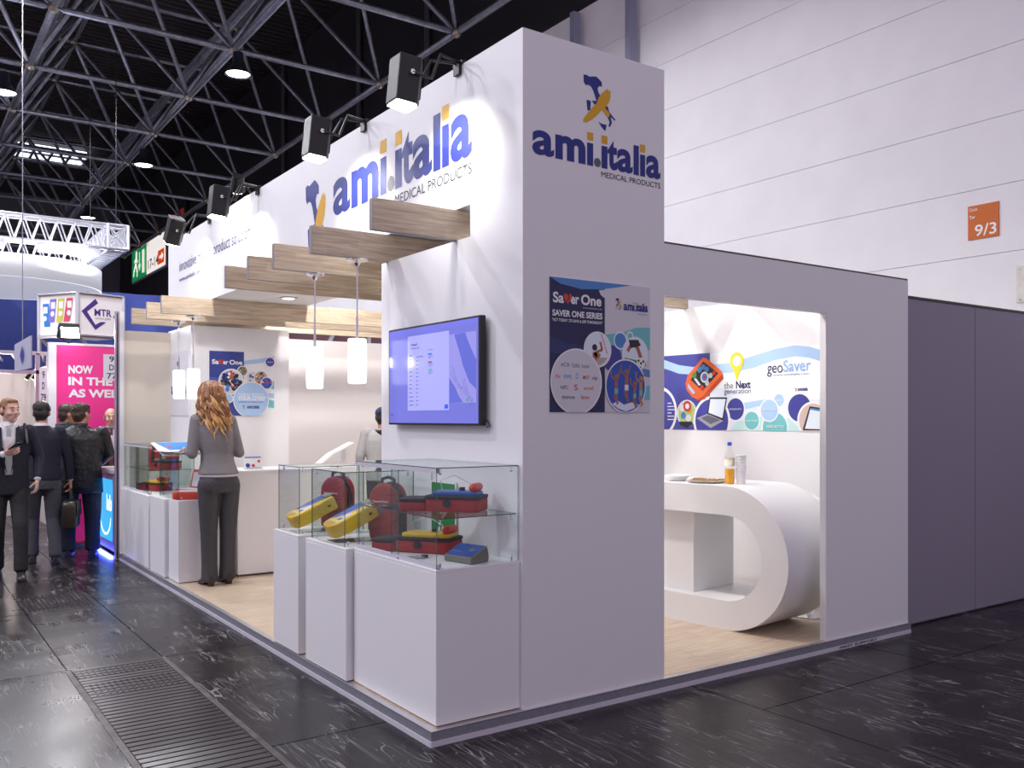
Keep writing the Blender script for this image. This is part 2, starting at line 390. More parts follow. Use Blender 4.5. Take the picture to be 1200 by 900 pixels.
def wordmark(art, x0, x1, y, xh, sub=True, subn='MEDICAL PRODUCTS', mats=None):
    B, Yw, G = mats or (LOGOB, YEL, GREYP)
    k = (x1 - x0) / 750; wr = art.w / art.h
    def fit(c, a, b, h, bold):
        vs, fs = glyphs(c, bold); xa = min(v.x for v in vs); xb = max(v.x for v in vs); ya = min(v.y for v in vs); yb = max(v.y for v in vs)
        art.lay += art.step; m_ = MB(); m_.add([art.P(a + (v.x - xa) / (xb - xa) * (b - a), y + (v.y - ya) / (yb - ya) * h, art.lay) for v in vs], fs); m_.build('letter', B, art.p, local=art.local)
    for c, a, b in LET:
        a = x0 + (a - 118) * k; b = x0 + (b - 118) * k
        if c == 'a': fit(c, a, b, xh, .03)
        elif c == 'm': fit(c, a, b, xh, .045)
        elif c == 't': fit(c, a, b, xh * 1.25, .045)
        elif c == 'l': art.rect('letter', a, y, b, y + xh * 1.28, B, clip=False)
        elif c == 'i':
            art.rect('letter', a, y, b, y + xh * .94, B, clip=False)
            art.rect('letter_dot', a, y + xh * 1.05, b, y + xh * 1.38, Yw, clip=False)
        else: art.circ('letter_dot', (a + b) / 2, y + (b - a) / 2 * wr, (b - a) / 2, G, clip=False)
    if sub: art.text('small_lettering', subn, x0 + 385 * k, y - xh * .38, x1, xh * .245, BLK, bold=0)

# ================================================================== THE HALL
PT = .073                       # top of the booth platform
def structure(o, label, cat): return tag(o, label, cat, kind='structure')

# hall floor: base with coated slabs, a service duct with ribbed covers runs along the aisle
b = MB(); b.box(-14, 14, -9, 46, -.12, -.012)
hall_floor = structure(b.build('floor', mat('floor_joint', (.03, .028, .028), .8)), 'dark scuffed coated floor of the exhibition hall', 'floor')
def slab(x0, x1, y0, y1, name='slab', m=None, z=0, g=.004):
    MB().box(x0 + g, x1 - g, y0 + g, y1 - g, -.03, z).build(name, m or MATS['hall_floor'], hall_floor)
ys = [-9, -5.5, -3.52, -1.53, .45, 2.43, 4.41, 6.4, 8.4, 10.4, 14.4, 46]
for xa, xb in ((-14, -7.2), (-7.2, -5.2), (-5.2, -3.2), (-3.2, -1.21), (-.64, 1.75)):
    for ya, yb in zip(ys, ys[1:]): slab(xa, xb, ya, yb)
yr = [-9, -5.5, -2.54, -.54, 2.43, 8.4, 14.4, 46]
for xa, xb in ((1.75, 3.4), (3.4, 5.4), (5.4, 7.0), (7, 14)):
    for ya, yb in zip(yr, yr[1:]): slab(xa, xb, ya, yb)
COVER = mat('duct_cover_metal', (.02, .018, .02), .32, .2, noise=(6, .3))
for ya, yb in ((-9, -5.5), (-5.5, -1.6), (-1.6, 2.43), (2.43, 4.41), (4.41, 8.4), (8.4, 14.4), (14.4, 46)):
    slab(-1.21, -.64, ya, yb, 'duct_cover', COVER if -2 < ya < 2.4 else None, -.0015 if ya < 2.4 and ya > -2 else 0)
RIB = mat('duct_rib', (.035, .031, .034), .3, .2)
rb = MB().box(-.265, .265, -.0255, .0255, -.006, .003).mesh('rib', RIB, bevel=.002)
y = 2.40
k = 0
while y > -1.55:
    inst('rib', rb, hall_floor, Matrix.Translation((-.925, y, 0))); y -= .062 if y < 1.7 else .062; k += 1
for name, x0, x1, y0, y1 in (('stud_field', -1.15, -.70, 1.74, 2.02), ('stud_field', -1.18, -.68, 2.2, 2.34), ('stud_field', -1.17, -.68, 4.5, 5.2)):
    b = MB(); xx = x0
    while xx < x1:
        yy = y0
        while yy < y1: b.cyl((xx, yy, -.004), (xx, yy, .006), .011, .007, 6); yy += .034
        xx += .034
    so = b.build(name, RIB, hall_floor); so['kind'] = 'stuff'
b = MB()
for x in (-1.21, -.64): b.box(x - .016, x + .016, -1.6, 2.43, -.02, .003)
b.build('duct_rim', mat('rim_metal', (.10, .09, .09), .5, .6, noise=(8, .5)), hall_floor)

# hall wall on the right, horizontal cladding panels
wr = structure(MB().box(7.03, 7.3, -9, 46, 0, 11.5).build('wall_right', mat('clad_joint', (.5, .48, .49), .7)), 'tall white cladding wall of the hall', 'wall')
zs = [0, .52, 1.2, 1.87, 2.55, 3.225, 3.905, 4.59, 5.28, 5.965, 6.645, 7.33, 8.1]
for za, zb in zip(zs, zs[1:]):
    MB().box(7.0, 7.03, -9, 27.5, za + .002, zb - .002).build('panel', HALLW, wr, bevel=.002, seg=1)
MB().box(6.94, 7.03, 27.5, 46, 0, 8.1).build('dark_panel', DARKW, wr)
MB().box(6.96, 7.03, -9, 46, 8.1, 11.5).build('dark_upper_panel', DARKW, wr)
structure(MB().box(-14, 7.3, 41.5, 41.8, 0, 11.5).build('wall_back', mat('far_wall_grey', (.16, .16, .18), .8)), 'far grey end wall of the hall beyond the stands', 'wall')
for x, y, zt in ((6.85, 7.4, 8.0), (6.85, 6.1, 8.0)):
    b = MB(); b.box(x - .07, x + .07, y - .05, y + .05, 0, zt); b.box(x - .11, x + .11, y - .08, y + .08, 0, .03)
    tag(b.build('wall_column', mat('column_grey_blue', (.25, .26, .36), .5)), 'slim grey column against the white hall wall behind the tower', 'column', 'slim columns on the hall wall')
for y in (12.2, 15.4, 20.2):
    tag(MB().cyl((6.88, y, 5), (6.88, y, 11.3), .06).build('drain_pipe', mat('dark_pipe', (.06, .06, .07), .5)), 'thin dark vertical pipe on the black upper wall', 'pipe', 'vertical pipes on the upper wall')

# roof deck: dark corrugated sheet
b = MB(); vs = []; pts = []
y = 3.0
while y < 46:
    pts += [(y, 11.62), (y + .09, 11.62), (y + .12, 11.5), (y + .21, 11.5)]; y += .24
vs = [(x, q[0], q[1]) for q in pts for x in (-14, 7.3)]
b.add(vs, [(2 * i, 2 * i + 1, 2 * i + 3, 2 * i + 2) for i in range(len(pts) - 1)])
structure(b.build('ceiling', mat('roof_sheet_dark', (.035, .026, .028), .7)), 'dark corrugated roof deck of the hall', 'ceiling')
MB().box(1.7, 4.1, 32.4, 34.2, 11.30, 11.36).build('skylight_pane', mat('skylight_glow', (.80, .85, 1.0), .5, emit=2.2), bpy.data.objects['ceiling'])
b = MB()
for i in range(5): b.box(1.7 + i * .6 - .04, 1.7 + i * .6 + .04, 32.35, 34.3, 11.22, 11.3)
for i in range(3): b.box(1.66, 4.14, 32.4 + i * .9 - .04, 32.4 + i * .9 + .04, 11.24, 11.3)
b.build('skylight_bars', BLACKM, bpy.data.objects['ceiling'])

# space frame
sf = thing('space_frame', 'grey tubular steel space frame under the dark roof', 'roof frame', (3.17, 21.9, 8.4))
SX = [-2.83, .17, 3.17, 6.17]; SY = [6.9 + 3.0 * k for k in range(11)]; Z0, Z1 = 8.4, 10.75
tubes = {}
def strut(p, q, r, name='tube'):
    p = Vector(p); q = Vector(q); L = round((q - p).length, 2); key = (L, r)
    if key not in tubes: tubes[key] = MB().tube([(0, 0, .09), (0, 0, .16), (0, 0, L - .16), (0, 0, L - .09)], [r * .45, r, r, r * .45], 8).mesh('tube', STEEL, smooth=True)
    inst(name, tubes[key], sf, Matrix.Translation(p) @ (q - p).to_track_quat('Z', 'Y').to_matrix().to_4x4())
nodem = MB().ell((0, 0, 0), (.095, .095, .095), n=12, m=8).mesh('node', NODE, smooth=True)
for i, x in enumerate(SX):
    for j, y in enumerate(SY):
        inst('node', nodem, sf, Matrix.Translation((x, y, Z0)))
        if i + 1 < len(SX): strut((x, y, Z0), (SX[i + 1], y, Z0), .055, 'chord')
        if j + 1 < len(SY): strut((x, y, Z0), (x, SY[j + 1], Z0), .062, 'chord')
        if i + 1 < len(SX) and j + 1 < len(SY):
            u = (x + 1.5, y + 1.5, Z1); inst('node', nodem, sf, Matrix.Translation(u))
            for a in (x, SX[i + 1]):
                for c in (y, SY[j + 1]): strut((a, c, Z0), u, .045, 'diagonal')
            if i + 2 < len(SX): strut(u, (x + 4.5, y + 1.5, Z1), .05, 'chord')
            if j + 2 < len(SY): strut(u, (x + 1.5, y + 4.5, Z1), .05, 'chord')
for n, x, z, r in (('service_pipe', .55, 9.4, .09), ('service_pipe', .85, 9.95, .06), ('service_pipe', 3.40, 9.2, .05), ('service_pipe', 3.62, 9.6, .08)):
    b = MB(); b.tube([(x, 5 + k * 4.6, z) for k in range(8)], r, 10)
    for k in range(7): b.cyl((x, 6.5 + k * 4.6, z), (x, 6.62 + k * 4.6, z), r * 1.35, n=10)
    tag(b.build(n, STEEL, smooth=True), {.55: 'thick grey service pipe in the roof frame bay above the aisle', .85: 'thin grey service pipe high in the roof frame bay above the aisle', 3.40: 'thin grey service pipe just above the middle roof chord', 3.62: 'thick grey service pipe high above the middle roof chord'}[x], 'pipe', 'service pipes in the roof frame')

# high-bay lamps
LAMPG = mat('lamp_glow_cool', (.90, .93, 1.0), .4, emit=14)
def high_bay(x, y, z, first=[None]):
    if first[0] is None:
        t = thing('high_bay_lamp', 'bell shaped high-bay lamp glowing below the roof frame', 'lamp', (x, y, z), 0, 'high-bay lamps under the roof')
        first[0] = t
        MB().lathe([(.05, .42), (.09, .40), (.10, .22), (.17, .10), (.24, 0), (.235, -.005), (.16, .09), (.09, .2), (.0, .21)], n=20).build('reflector', mat('lamp_bell', (.03, .03, .04), .35, .4), t, smooth=True, local=True)
        MB().lathe([(0, .03), (.2, .03), (.2, .015), (0, .015)], n=20).build('lens', LAMPG, t, local=True)
        MB().cyl((0, 0, .4), (0, 0, .48), .015, n=6).build('hanger', STEEL, t, local=True)
    else: t = copy_tree(first[0], None, (x, y, z))
    light('high_bay_light', 'SPOT', (x, y, z - .02), HALL_LAMP_W, (.93, .93, 1.0), t, spot_size=math.radians(172), spot_blend=.35, shadow_soft_size=.22, target=(x, y, 0))
for x, y in ((3.165, 5.4), (3.165, 12.62), (3.15, 19.86), (3.1, 27.05), (-.24, 16.13), (-.24, 8.9), (-3.6, 12.6), (-3.6, 5.4), (-7.0, 9.0), (-7.0, 1.8), (-10.4, 5.4)):  # first one, unseen over the booth, extends the grid; added to light hall wall
    high_bay(x, y, 7.85)

# signs on the hall wall
g = on(1135, 282, X=7.0); g2 = on(1171, 243, X=7.0)
t = thing('gate_sign', 'orange square sign reading Gate Tor 9/3 on the white hall wall', 'sign', (7.0, (g.y + g2.y) / 2, g.z))
sw = g.y - g2.y; sh = .345
MB().box(6.988, 6.999, g2.y, g.y, g.z, g.z + sh).build('plate', mat('sign_orange', 'c9630a', .6), t)
A = Art(t, (6.988, g.y, g.z), LEFT, sw, sh)
A.text('lettering', 'Gate', .05, .84, .31, .10, PWHITE); A.text('lettering', 'Tor', .05, .62, .24, .10, PWHITE, .02); A.text('lettering', '9/3', .23, .09, .93, .34, PWHITE, .01)
g = on(1192, 355, X=7.0)
t = thing('cover_plate', 'small bare metal cover plate screwed to the white hall wall', 'plate', (7.0, g.y - .2, g.z))
MB().box(6.985, 6.999, g.y - .45, g.y, g.z, g.z + .36).build('plate', mat('plate_beige', (.5, .48, .43), .45, .3, noise=(15, .12)), t)
for dy in (.03, .42):
    for dz in (.03, .33): MB().cyl((6.984, g.y - dy, g.z + dz), (6.98, g.y - dy, g.z + dz), .012, n=8).build('screw', STEEL, t)
# illuminated exit sign far down the wall and the red fire sign beside it
SGX = 6.8
p0 = on(155, 327, X=SGX); p1 = on(194, 310, X=SGX); ptop = on(194, 270, X=SGX)
t = thing('exit_sign', 'illuminated green escape route sign with hall numbers 17-14', 'sign', (SGX, (p0.y + p1.y) / 2, p1.z))
ew = p0.y - p1.y; eh = ptop.z - p1.z
MB().box(SGX, 6.94, p1.y - .08, p0.y + .08, p1.z - .08, p1.z + eh + .08).build('housing', mat('sign_housing', (.35, .35, .38), .5), t, bevel=.02)
A = Art(t, (SGX, p0.y, p1.z), LEFT, ew, eh, lay=.004, step=.004)
A.rect('green_field', 0, 0, .47, 1, mat('sign_green_lit', '0b8a4c', .5, emit=.55)); SWH = mat('sign_white_lit', (.85, .80, .76), .5, emit=.75)
A.rect('white_field', .47, 0, 1, 1, SWH)
A.circ('pictogram', .15, .82, .03, SWH); A.line('pictogram', [(.15, .75), (.13, .5), (.18, .3), (.17, .1)], .03, SWH); A.line('pictogram', [(.13, .5), (.08, .35), (.06, .15)], .03, SWH); A.line('pictogram', [(.09, .6), (.15, .7), (.2, .55)], .02, SWH)
A.line('arrow', [(.26, .85), (.26, .3)], .02, SWH); A.poly('arrow', [(.22, .45), (.30, .45), (.26, .22)], SWH); A.rect('pictogram', .35, .12, .42, .85, SWH)
A.text('lettering', '17-14', .54, .12, .83, .30, BLK, .01); A.text('lettering', 'EXIT', .48, .86, .57, .1, BLK)
A.rect('orange_field', .83, .08, 1, .5, mat('sign_orange_lit', 'e0501c', .5, emit=.5)); A.line('arrow', [(.87, .29), (.96, .29)], .02, SWH); A.line('arrow', [(.93, .38), (.97, .29), (.93, .2)], .015, SWH)
p0 = on(199, 280, X=SGX); p1 = on(215, 262, X=SGX); ptop = on(199, 254, X=SGX)
t = thing('fire_sign', 'framed red sign with white emblem on the black upper wall', 'sign', (SGX, (p0.y + p1.y) / 2, p0.z))
MB().box(SGX + .02, 6.94, p1.y - .2, p0.y + .25, p0.z - .25, ptop.z + .4).build('frame', BLACKM, t, bevel=.02)
A = Art(t, (SGX + .02, p0.y, p0.z), LEFT, p0.y - p1.y, ptop.z - p0.z, lay=.004, step=.004)
A.rect('red_field', 0, 0, 1, 1, mat('sign_red', '9c2c2a', .5, emit=.25)); A.circ('emblem', .45, .25, .22, mat('sign_cream', 'd8d6b8', .5, emit=.3))

# ================================================================== NEIGHBOURING STANDS
# back panel wall of the next stand on the right
nw = structure(MB().box(4.06, 12, .145, .18, 0, 2.49).build('wall_neighbour', mat('panel_joint', (.2, .19, .24), .7)), 'grey-lilac back wall of the adjoining stand', 'wall')
x = 4.2
for k in range(8):
    MB().box(x - .97 if k else 4.06, x + .0 - .004, .125, .145, .012, 2.48).build('panel', NEIGH, nw, bevel=.002, seg=1); x += .974 if k == 0 else .974
MB().box(4.06, 12, .12, .18, 2.48, 2.5).build('top_rail', BLACKM, nw)

# blue fabric backdrop far behind
bp0 = on(0, 333, Y=17.0); bp1 = on(190, 470, Y=17.0)
b = MB(); n = 60
for i in range(n + 1):
    x = -7 + 11.5 * i / n; yy = 17 + .05 * math.sin(i * 1.7) + .03 * math.sin(i * .6)
    b.v += [Vector((x, yy, .02)), Vector((x, yy, bp0.z)), Vector((x, yy + .06, .02)), Vector((x, yy + .06, bp0.z))]
for i in range(n):
    a = 4 * i; c = a + 4; b.f += [(a, c, c + 1, a + 1), (a + 2, a + 3, c + 3, c + 2), (a + 1, c + 1, c + 3, a + 3), (a, a + 2, c + 2, c)]; b.m += [0] * 4
tag(b.build('fabric_backdrop', mat('blue_fabric', '3c4a94', .8), smooth=True), 'tall royal blue fabric backdrop behind the pink stand', 'backdrop')

# white suspended ring with a silver lighting truss above
RC = Vector((-.45, 15.0, 0)); RR = 1.72; zt_ = on(136, 293, Y=13.9).z; zh_ = on(136, 266, Y=13.9).z - zt_
zb = 3.94; zt = 4.33
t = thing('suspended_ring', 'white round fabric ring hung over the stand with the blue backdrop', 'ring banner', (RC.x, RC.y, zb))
MB().lathe([(RR, zb), (RR, zt), (RR - .03, zt), (RR - .03, zb), (RR, zb)], (RC.x, RC.y, 0), 56).build('band', mat('ring_white_glow', (.78, .80, .88), .5, emit=.38), t, smooth=True)  # glow put into the band's colour to brighten it; no lamp inside
for a in (.2, 1.4, 2.8, 4.6): MB().cyl((RC.x + RR * math.cos(a), RC.y + RR * math.sin(a), zt), (RC.x + RR * .8 * math.cos(a), RC.y + RR * .8 * math.sin(a), zt_ - .03), .012, n=6).build('suspension_wire', STEEL, t)
TRS = mat('truss_silver', (.72, .73, .78), .3, .7)
t = thing('lighting_truss', 'square silver lattice lighting truss hung above the white ring', 'truss', (-.4, 15, zt_))
def truss_beam(p, q, parent, hgt=.34, dep=.30, n=12):
    p = Vector(p); q = Vector(q); d = (q - p).normalized(); s = Vector((-d.y, d.x, 0)) * dep / 2; u = Vector((0, 0, hgt)); b = MB()
    for o in (s, -s, s + u, -s + u): b.cyl(p + o, q + o, .028, n=8)
    L = (q - p).length
    for k in range(n):
        a = p + d * L * k / n; c = p + d * L * (k + .5) / n; e = p + d * L * (k + 1) / n
        for o in (s, -s): b.cyl(a + o, c + o + u, .014, n=6); b.cyl(c + o + u, e + o, .014, n=6)
        b.cyl(a + s, c - s, .012, n=6); b.cyl(c - s, e + s, .012, n=6)
    return b.build('truss_beam', TRS, parent)
cs = [on(136, 281, Y=13.9), None]; X1 = cs[0].x
sq = [(X1 - 3.3, 13.9), (X1, 13.9), (X1, 16.4), (X1 - 3.3, 16.4)]
for k in range(4): truss_beam((*sq[k], zt_), (*sq[(k + 1) % 4], zt_), t, zh_)
for x, y in sq:
    b = MB(); e_ = .17
    for i in (-1, 1):
        for j in (-1, 1):
            b.cyl((x + i * e_, y + j * e_, zt_), (x + i * e_, y + j * e_, zt_ + zh_), .03, n=8)
            for z in (zt_, zt_ + zh_): b.cyl((x + i * e_, y - e_, z), (x + i * e_, y + e_, z), .026, n=8) if j > 0 else b.cyl((x - e_, y + i * e_, z), (x + e_, y + i * e_, z), .026, n=8)
        b.cyl((x + i * e_, y - e_, zt_), (x + i * e_, y + e_, zt_ + zh_), .014, n=6); b.cyl((x - e_, y + i * e_, zt_), (x + e_, y + i * e_, zt_ + zh_), .014, n=6); b.cyl((x - e_, y + i * e_, zt_ + zh_), (x + e_, y + i * e_, zt_), .014, n=6)
    b.build('corner_block', TRS, t)
    b = MB(); b.cyl((x, y, zt_ + zh_), (x, y, 8.35), .008, n=6); b.build('chain', BLACKM, t)
for i, (x, y) in enumerate(((X1 - 2.3, 13.75), (X1 - .8, 13.75))):
    f = thing('truss_floodlight', 'bar floodlight clamped below the silver truss, lit', 'lamp', (x, y, zt_ - .25), 0, 'floodlights on the silver truss')
    MB().obox((x, y, zt_ - .12), (1.0, .12, .14)).build('housing', ALU, f, bevel=.01)
    MB().obox((x + .2, y - .03, zt_ - .2), (.35, .1, .02)).build('lens', LAMPG, f)
    MB().box(x - .02, x + .02, y - .02, y + .02, zt_ - .1, zt_ - .03).build('clamp', BLACKM, f)
    light('truss_flood_light', 'SPOT', (x + .2, y - .45, zt_ - .23), 260, (.92, .94, 1), f, spot_size=2.2, spot_blend=.5, shadow_soft_size=.1, target=(x - .1, y + .3, 3.9))

# MTR light box sign
pc = on(91, 393, Y=11.0); s = 1.0
dC = (pc - CAM).dot(CF)
def at(px_, py_, depth): return CAM + (CF + CR * ((px_ - CX) / FPX) + Vector((0, 0, (HY - py_) / FPX))) * depth
A0 = at(91, 393, dC); L0 = at(46, 393, dC * 1.025); R0 = at(144, 393, dC * 1.04); hh = at(91, 343, dC).z - A0.z
zb = A0.z
t = thing('brand_light_box', 'angled white light box with phone picture and violet MTR sign', 'sign', (A0.x, A0.y, zb))
back = (L0 + R0) / 2 + CF * .5
base = [Vector((q.x, q.y, zb)) for q in (L0, A0, R0, back)]
b = MB(); b.prism([(q.x, q.y) for q in base], (0, 0, zb), (1, 0, 0), (0, 1, 0), (0, 0, hh)); LBX = mat('light_box_face', (.78, .77, .74), .5, emit=.12)
b.build('box', LBX, t)
def edge_frame(P, Q, name):
    b = MB(); d = (Q - P).normalized(); nrm = Vector((d.y, -d.x, 0)) * .012
    for z in (zb, zb + hh): b.cyl(P + nrm + Vector((0, 0, z - zb)), Q + nrm + Vector((0, 0, z - zb)), .025, n=6)
    for q in (P, Q): b.cyl(q + nrm, q + nrm + Vector((0, 0, hh)), .025, n=6)
    return b.build(name, ALU, t)
edge_frame(base[0], base[1], 'frame'); edge_frame(base[1], base[2], 'frame')
def face(P, Q):
    d = (Q - P).normalized(); return (d, Vector((0, 0, 1)), Vector((d.y, -d.x, 0))), (Q - P).length
fr_, wl = face(base[0], base[1]); A = Art(t, base[0], fr_, wl, hh, lay=.004, step=.0006)
for i, (c, cx_, tl) in enumerate((('2a78c8', .17, -.06), ('7a72c4', .37, .03), ('c8c04a', .58, .03), ('cc4a60', .80, .06))):
    m = mat('phone_print_%s' % c, c, .4); y0 = .24 + .1 * (i > 0)
    A.poly('phone_picture', [(cx_ - .09 - tl, y0), (cx_ + .07 - tl, y0), (cx_ + .09, y0 + .55), (cx_ - .07, y0 + .55)], m)
    A.rect('phone_screen', cx_ - .05, y0 + .32, cx_ + .06, y0 + .48, PALE); A.circ('phone_keys', cx_ - .01, y0 + .2, .05, PALE)
fr_, wl2 = face(base[1], base[2]); A = Art(t, base[1], fr_, wl2, hh, lay=.004, step=.0006); VIO = mat('print_violet', '4b2f86', .5)
A.poly('chevron_emblem', [(.38, .9), (.08, .58), (.38, .16), (.62, .36), (.50, .36), (.38, .28), (.2, .58), (.44, .8)], VIO)
A.text('lettering', 'MTR', .36, .5, .74, .17, VIO, .02); A.line('plus_sign', [(.78, .5), (.95, .5)], .05, VIO); A.line('plus_sign', [(.865, .4), (.865, .6)], .05, VIO); A.text('small_lettering', 'systems gmbh', .38, .42, .72, .05, GREYP)
# poles that carry the light box
for q in (L0, R0): MB().cyl((q.x, q.y, 2.53), (q.x, q.y, zb), .03, n=8).build('support_post', ALU, t)
for q in base[:3]: MB().cyl(q, (q.x + .3, q.y + .2, 2.54), .02, n=6).build('support_bar', ALU, t)

# pink stand
pk = thing('pink_stand_wall', 'pink exhibition wall with white words NOW IN THE AS WELL', 'stand wall', (.3, 8.9, 0))
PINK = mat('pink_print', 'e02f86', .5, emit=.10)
y0 = 8.87
MB().box(-.36, 1.6, y0, y0 + .05, 0, 2.5).build('panel', PINK, pk)
MB().box(-.45, -.36, y0 - .02, y0 + .08, 0, 2.52).build('post', WHITE2, pk, bevel=.006)
MB().box(-.46, 1.6, y0 - .01, y0 + .06, 2.5, 2.53).build('top_rail', ALU, pk)
A = Art(pk, (-.36, y0, 0), FRONT, lay=.002)
for s_, z, x1 in (('NOW', 2.15, .185), ('IN THE', 2.0, .42), ('AS WELL.', 1.845, .60)): A.text('lettering', s_, (on(80, 420, Y=y0).x + .36), z, x1 + .36 - .12, .10, PWHITE, .04)
p = on(121, 415, Y=y0); p1 = on(121, 446, Y=y0)
A2 = Art(pk, (p.x, y0, p1.z), FRONT, .21, p.z - p1.z, lay=.006)
A2.rect('stand_number_plate', 0, 0, 1, 1, PGREY)
for s_, yy in (('9', .72), ('D', .40), ('77', .08)): A2.text('lettering', s_, .34 if len(s_) == 1 else .2, yy, .62 if len(s_) == 1 else .78, .22, BLK, .02)
# flood lamp on the pink stand
lp = on(82, 388, Y=8.75)
t = thing('stand_floodlight', 'glaring white floodlight on a bracket above the pink wall', 'lamp', (lp.x, 8.8, 2.53))
MB().obox((lp.x, 8.82, lp.z), (.24, .12, .18), Matrix.Rotation(-.5, 3, 'X')).build('housing', BLACKM, t, bevel=.01)
MB().obox((lp.x, 8.74, lp.z - .02), (.2, .02, .14), Matrix.Rotation(-.5, 3, 'X')).build('lens', mat('flood_glow', (1, 1, 1), .4, emit=30), t)
MB().tube([(lp.x - .12, 8.84, lp.z), (lp.x - .13, 8.84, 2.6), (lp.x, 8.86, 2.53), (lp.x + .13, 8.84, 2.6), (lp.x + .12, 8.84, lp.z)], .012, 6).build('bracket', BLACKM, t)
light('stand_flood_light', 'SPOT', (lp.x, 8.70, lp.z - .03), 60, (1, .98, 1), t, spot_size=2.4, spot_blend=.5, shadow_soft_size=.1, target=(lp.x - .3, 7.5, 1.0))
# open framed stand 9 D 79 beyond it
t = thing('framed_stand', 'open white-framed stand with beige inside walls and number 9 D 79', 'stand', (-1.3, 11.0, 0))
fy = 10.6
xa = on(8, 450, Y=fy).x - .25; xb = on(60, 450, Y=fy).x
BEI = mat('beige_wall', (.50, .46, .44), .6)
MB().box(xa - .6, xb + .3, fy + 2.2, fy + 2.26, 0, 2.35).build('inside_wall', BEI, t)
MB().box(xb, xb + .06, fy, fy + 2.2, 0, 2.35).build('side_wall', BEI, t)
for x in (xa, on(44, 450, Y=fy).x, on(57, 450, Y=fy).x): MB().box(x - .03, x + .03, fy - .03, fy + .03, 0, 2.5).build('post', ALU, t, bevel=.005)
for z in (2.2, 2.47): MB().box(xa - .5, xb + .1, fy - .03, fy + .03, z, z + .05).build('rail', ALU, t)
for k in range(4): MB().cyl((xa + .1 + k * .2, fy, 2.5), (xa + .4 + k * .2, fy + 2.2, 2.5), .02, n=6).build('roof_bar', ALU, t)
p = on(46, 431, Y=fy - .05); p1 = on(55.5, 474, Y=fy - .05)
MB().box(p.x, p1.x, fy - .06, fy - .04, p1.z, p.z).build('stand_number_plate', PWHITE, t)
A = Art(t, (p.x, fy - .06, p1.z), FRONT, p1.x - p.x, p.z - p1.z, lay=.002)
for s_, yy in (('9', .72), ('D', .42), ('79', .1)): A.text('lettering', s_, .34 if len(s_) == 1 else .18, yy, .66 if len(s_) == 1 else .82, .2, BLK, .01)
for px_ in (31, 39):
    q = on(px_, 444, Y=fy + .4); f = thing('track_spotlight', 'tiny warm spotlight below the rail of the framed stand', 'lamp', tuple(q), 0, 'spotlights of the framed stand')
    MB().cyl(q, q + Vector((.05, -.04, .09)), .03, .022, 10).build('housing', BLACKM, f)
    MB().cyl(q, q + Vector((-.004, .003, -.006)), .026, n=10).build('lens', mat('warm_glow', (1, .62, .42), .4, emit=6), f)
    MB().cyl(q + Vector((.05, -.04, .09)), (q.x + .05, q.y - .04, 2.21), .012, n=6).build('stem', BLACKM, f)
light('framed_stand_light', 'POINT', (xa + .3, fy + 1.0, 2.2), 25, (1, .85, .78), t, shadow_soft_size=.1)
g = on(26, 410, Y=9.8)
t = thing('hanging_board', 'slanted grey board with diamond emblem hung from a thin wire', 'sign', (g.x, 9.8, on(26, 432, Y=9.8).z))
P = [on(17, 436, Y=9.9), on(36, 431, Y=9.6), on(36, 393, Y=9.6), on(17, 404, Y=9.9)]
b = MB(); b.add([*P, *[q + Vector((.02, .03, 0)) for q in P]], [(0, 1, 2, 3), (7, 6, 5, 4), (0, 4, 5, 1), (1, 5, 6, 2), (2, 6, 7, 3), (3, 7, 4, 0)]); b.build('board', mat('board_grey', (.42, .43, .55), .5), t)
c_ = sum(P, Vector()) / 4 + Vector((-.01, -.02, 0)); e = (P[1] - P[0]) * .22
b = MB(); b.add([c_ + Vector((0, 0, .13)), c_ - e * .6, c_ + Vector((0, 0, -.13)), c_ + e * .4], [(0, 1, 2, 3)]); b.build('diamond_emblem', INDIGO, t)
b = MB(); q = (P[2] + P[3]) / 2; b.cyl(q, (q.x, q.y, 8.3), .006, n=5); b.build('wire', STEEL, t)

# lit kiosk with blue panel, LED strip on the floor
t = thing('rounded_kiosk', 'rounded silver kiosk with glowing blue panel', 'kiosk', (.2, 7.9, 0))
KS = mat('kiosk_silver', (.45, .42, .50), .35, .3)
pts = [(-.0, 7.12), (-.02, 7.18), (-.02, 7.95), (.02, 8.05), (.10, 8.10), (.42, 8.10), (.42, 7.12)]
b = MB(); b.prism(pts, (0, 0, .06), (1, 0, 0), (0, 1, 0), (0, 0, .88)); b.build('body', KS, t, bevel=.015)
MB().prism([(p_[0] - .03, p_[1]) for p_ in pts], (0, 0, .94), (1, 0, 0), (0, 1, 0), (0, 0, .05)).build('top', mat('kiosk_top', (.55, .50, .52), .3), t, bevel=.01)
MB().box(0.03, .4, 7.15, 8.05, 0, .06).build('plinth', BLACK, t)
A = Art(t, (-.022, 7.92, .17), LEFT, .72, .70, lay=.002); KB = mat('kiosk_blue_glow', '2f9be8', .4, emit=1.1)
A.poly('blue_panel', [(.0, .06), (.04, 0), (.96, 0), (1, .06), (1, .94), (.96, 1), (.04, 1), (0, .94)], KB)
KW = mat('kiosk_white_glow', (.85, .93, 1), .4, emit=1.2)
A.text('lettering', 'lab', .55, .5, .95, .26, KW, .03)
A.line('swoosh', [(.45 + .42 * math.cos(a), .38 + .3 * math.sin(a)) for a in [math.pi * (.9 + i * .11) for i in range(11)]], .04, KW)
t = thing('led_strip', 'blue glowing light strip on the floor before the kiosk', 'light strip', (-.06, 7.7, 0))
MB().box(-.085, -.045, 7.03, 8.35, .002, .03).build('diffuser', mat('led_blue', (.06, .10, 1.0), .4, emit=16), t)
MB().box(-.045, -.03, 7.03, 8.35, .0, .035).build('channel', ALU, t)

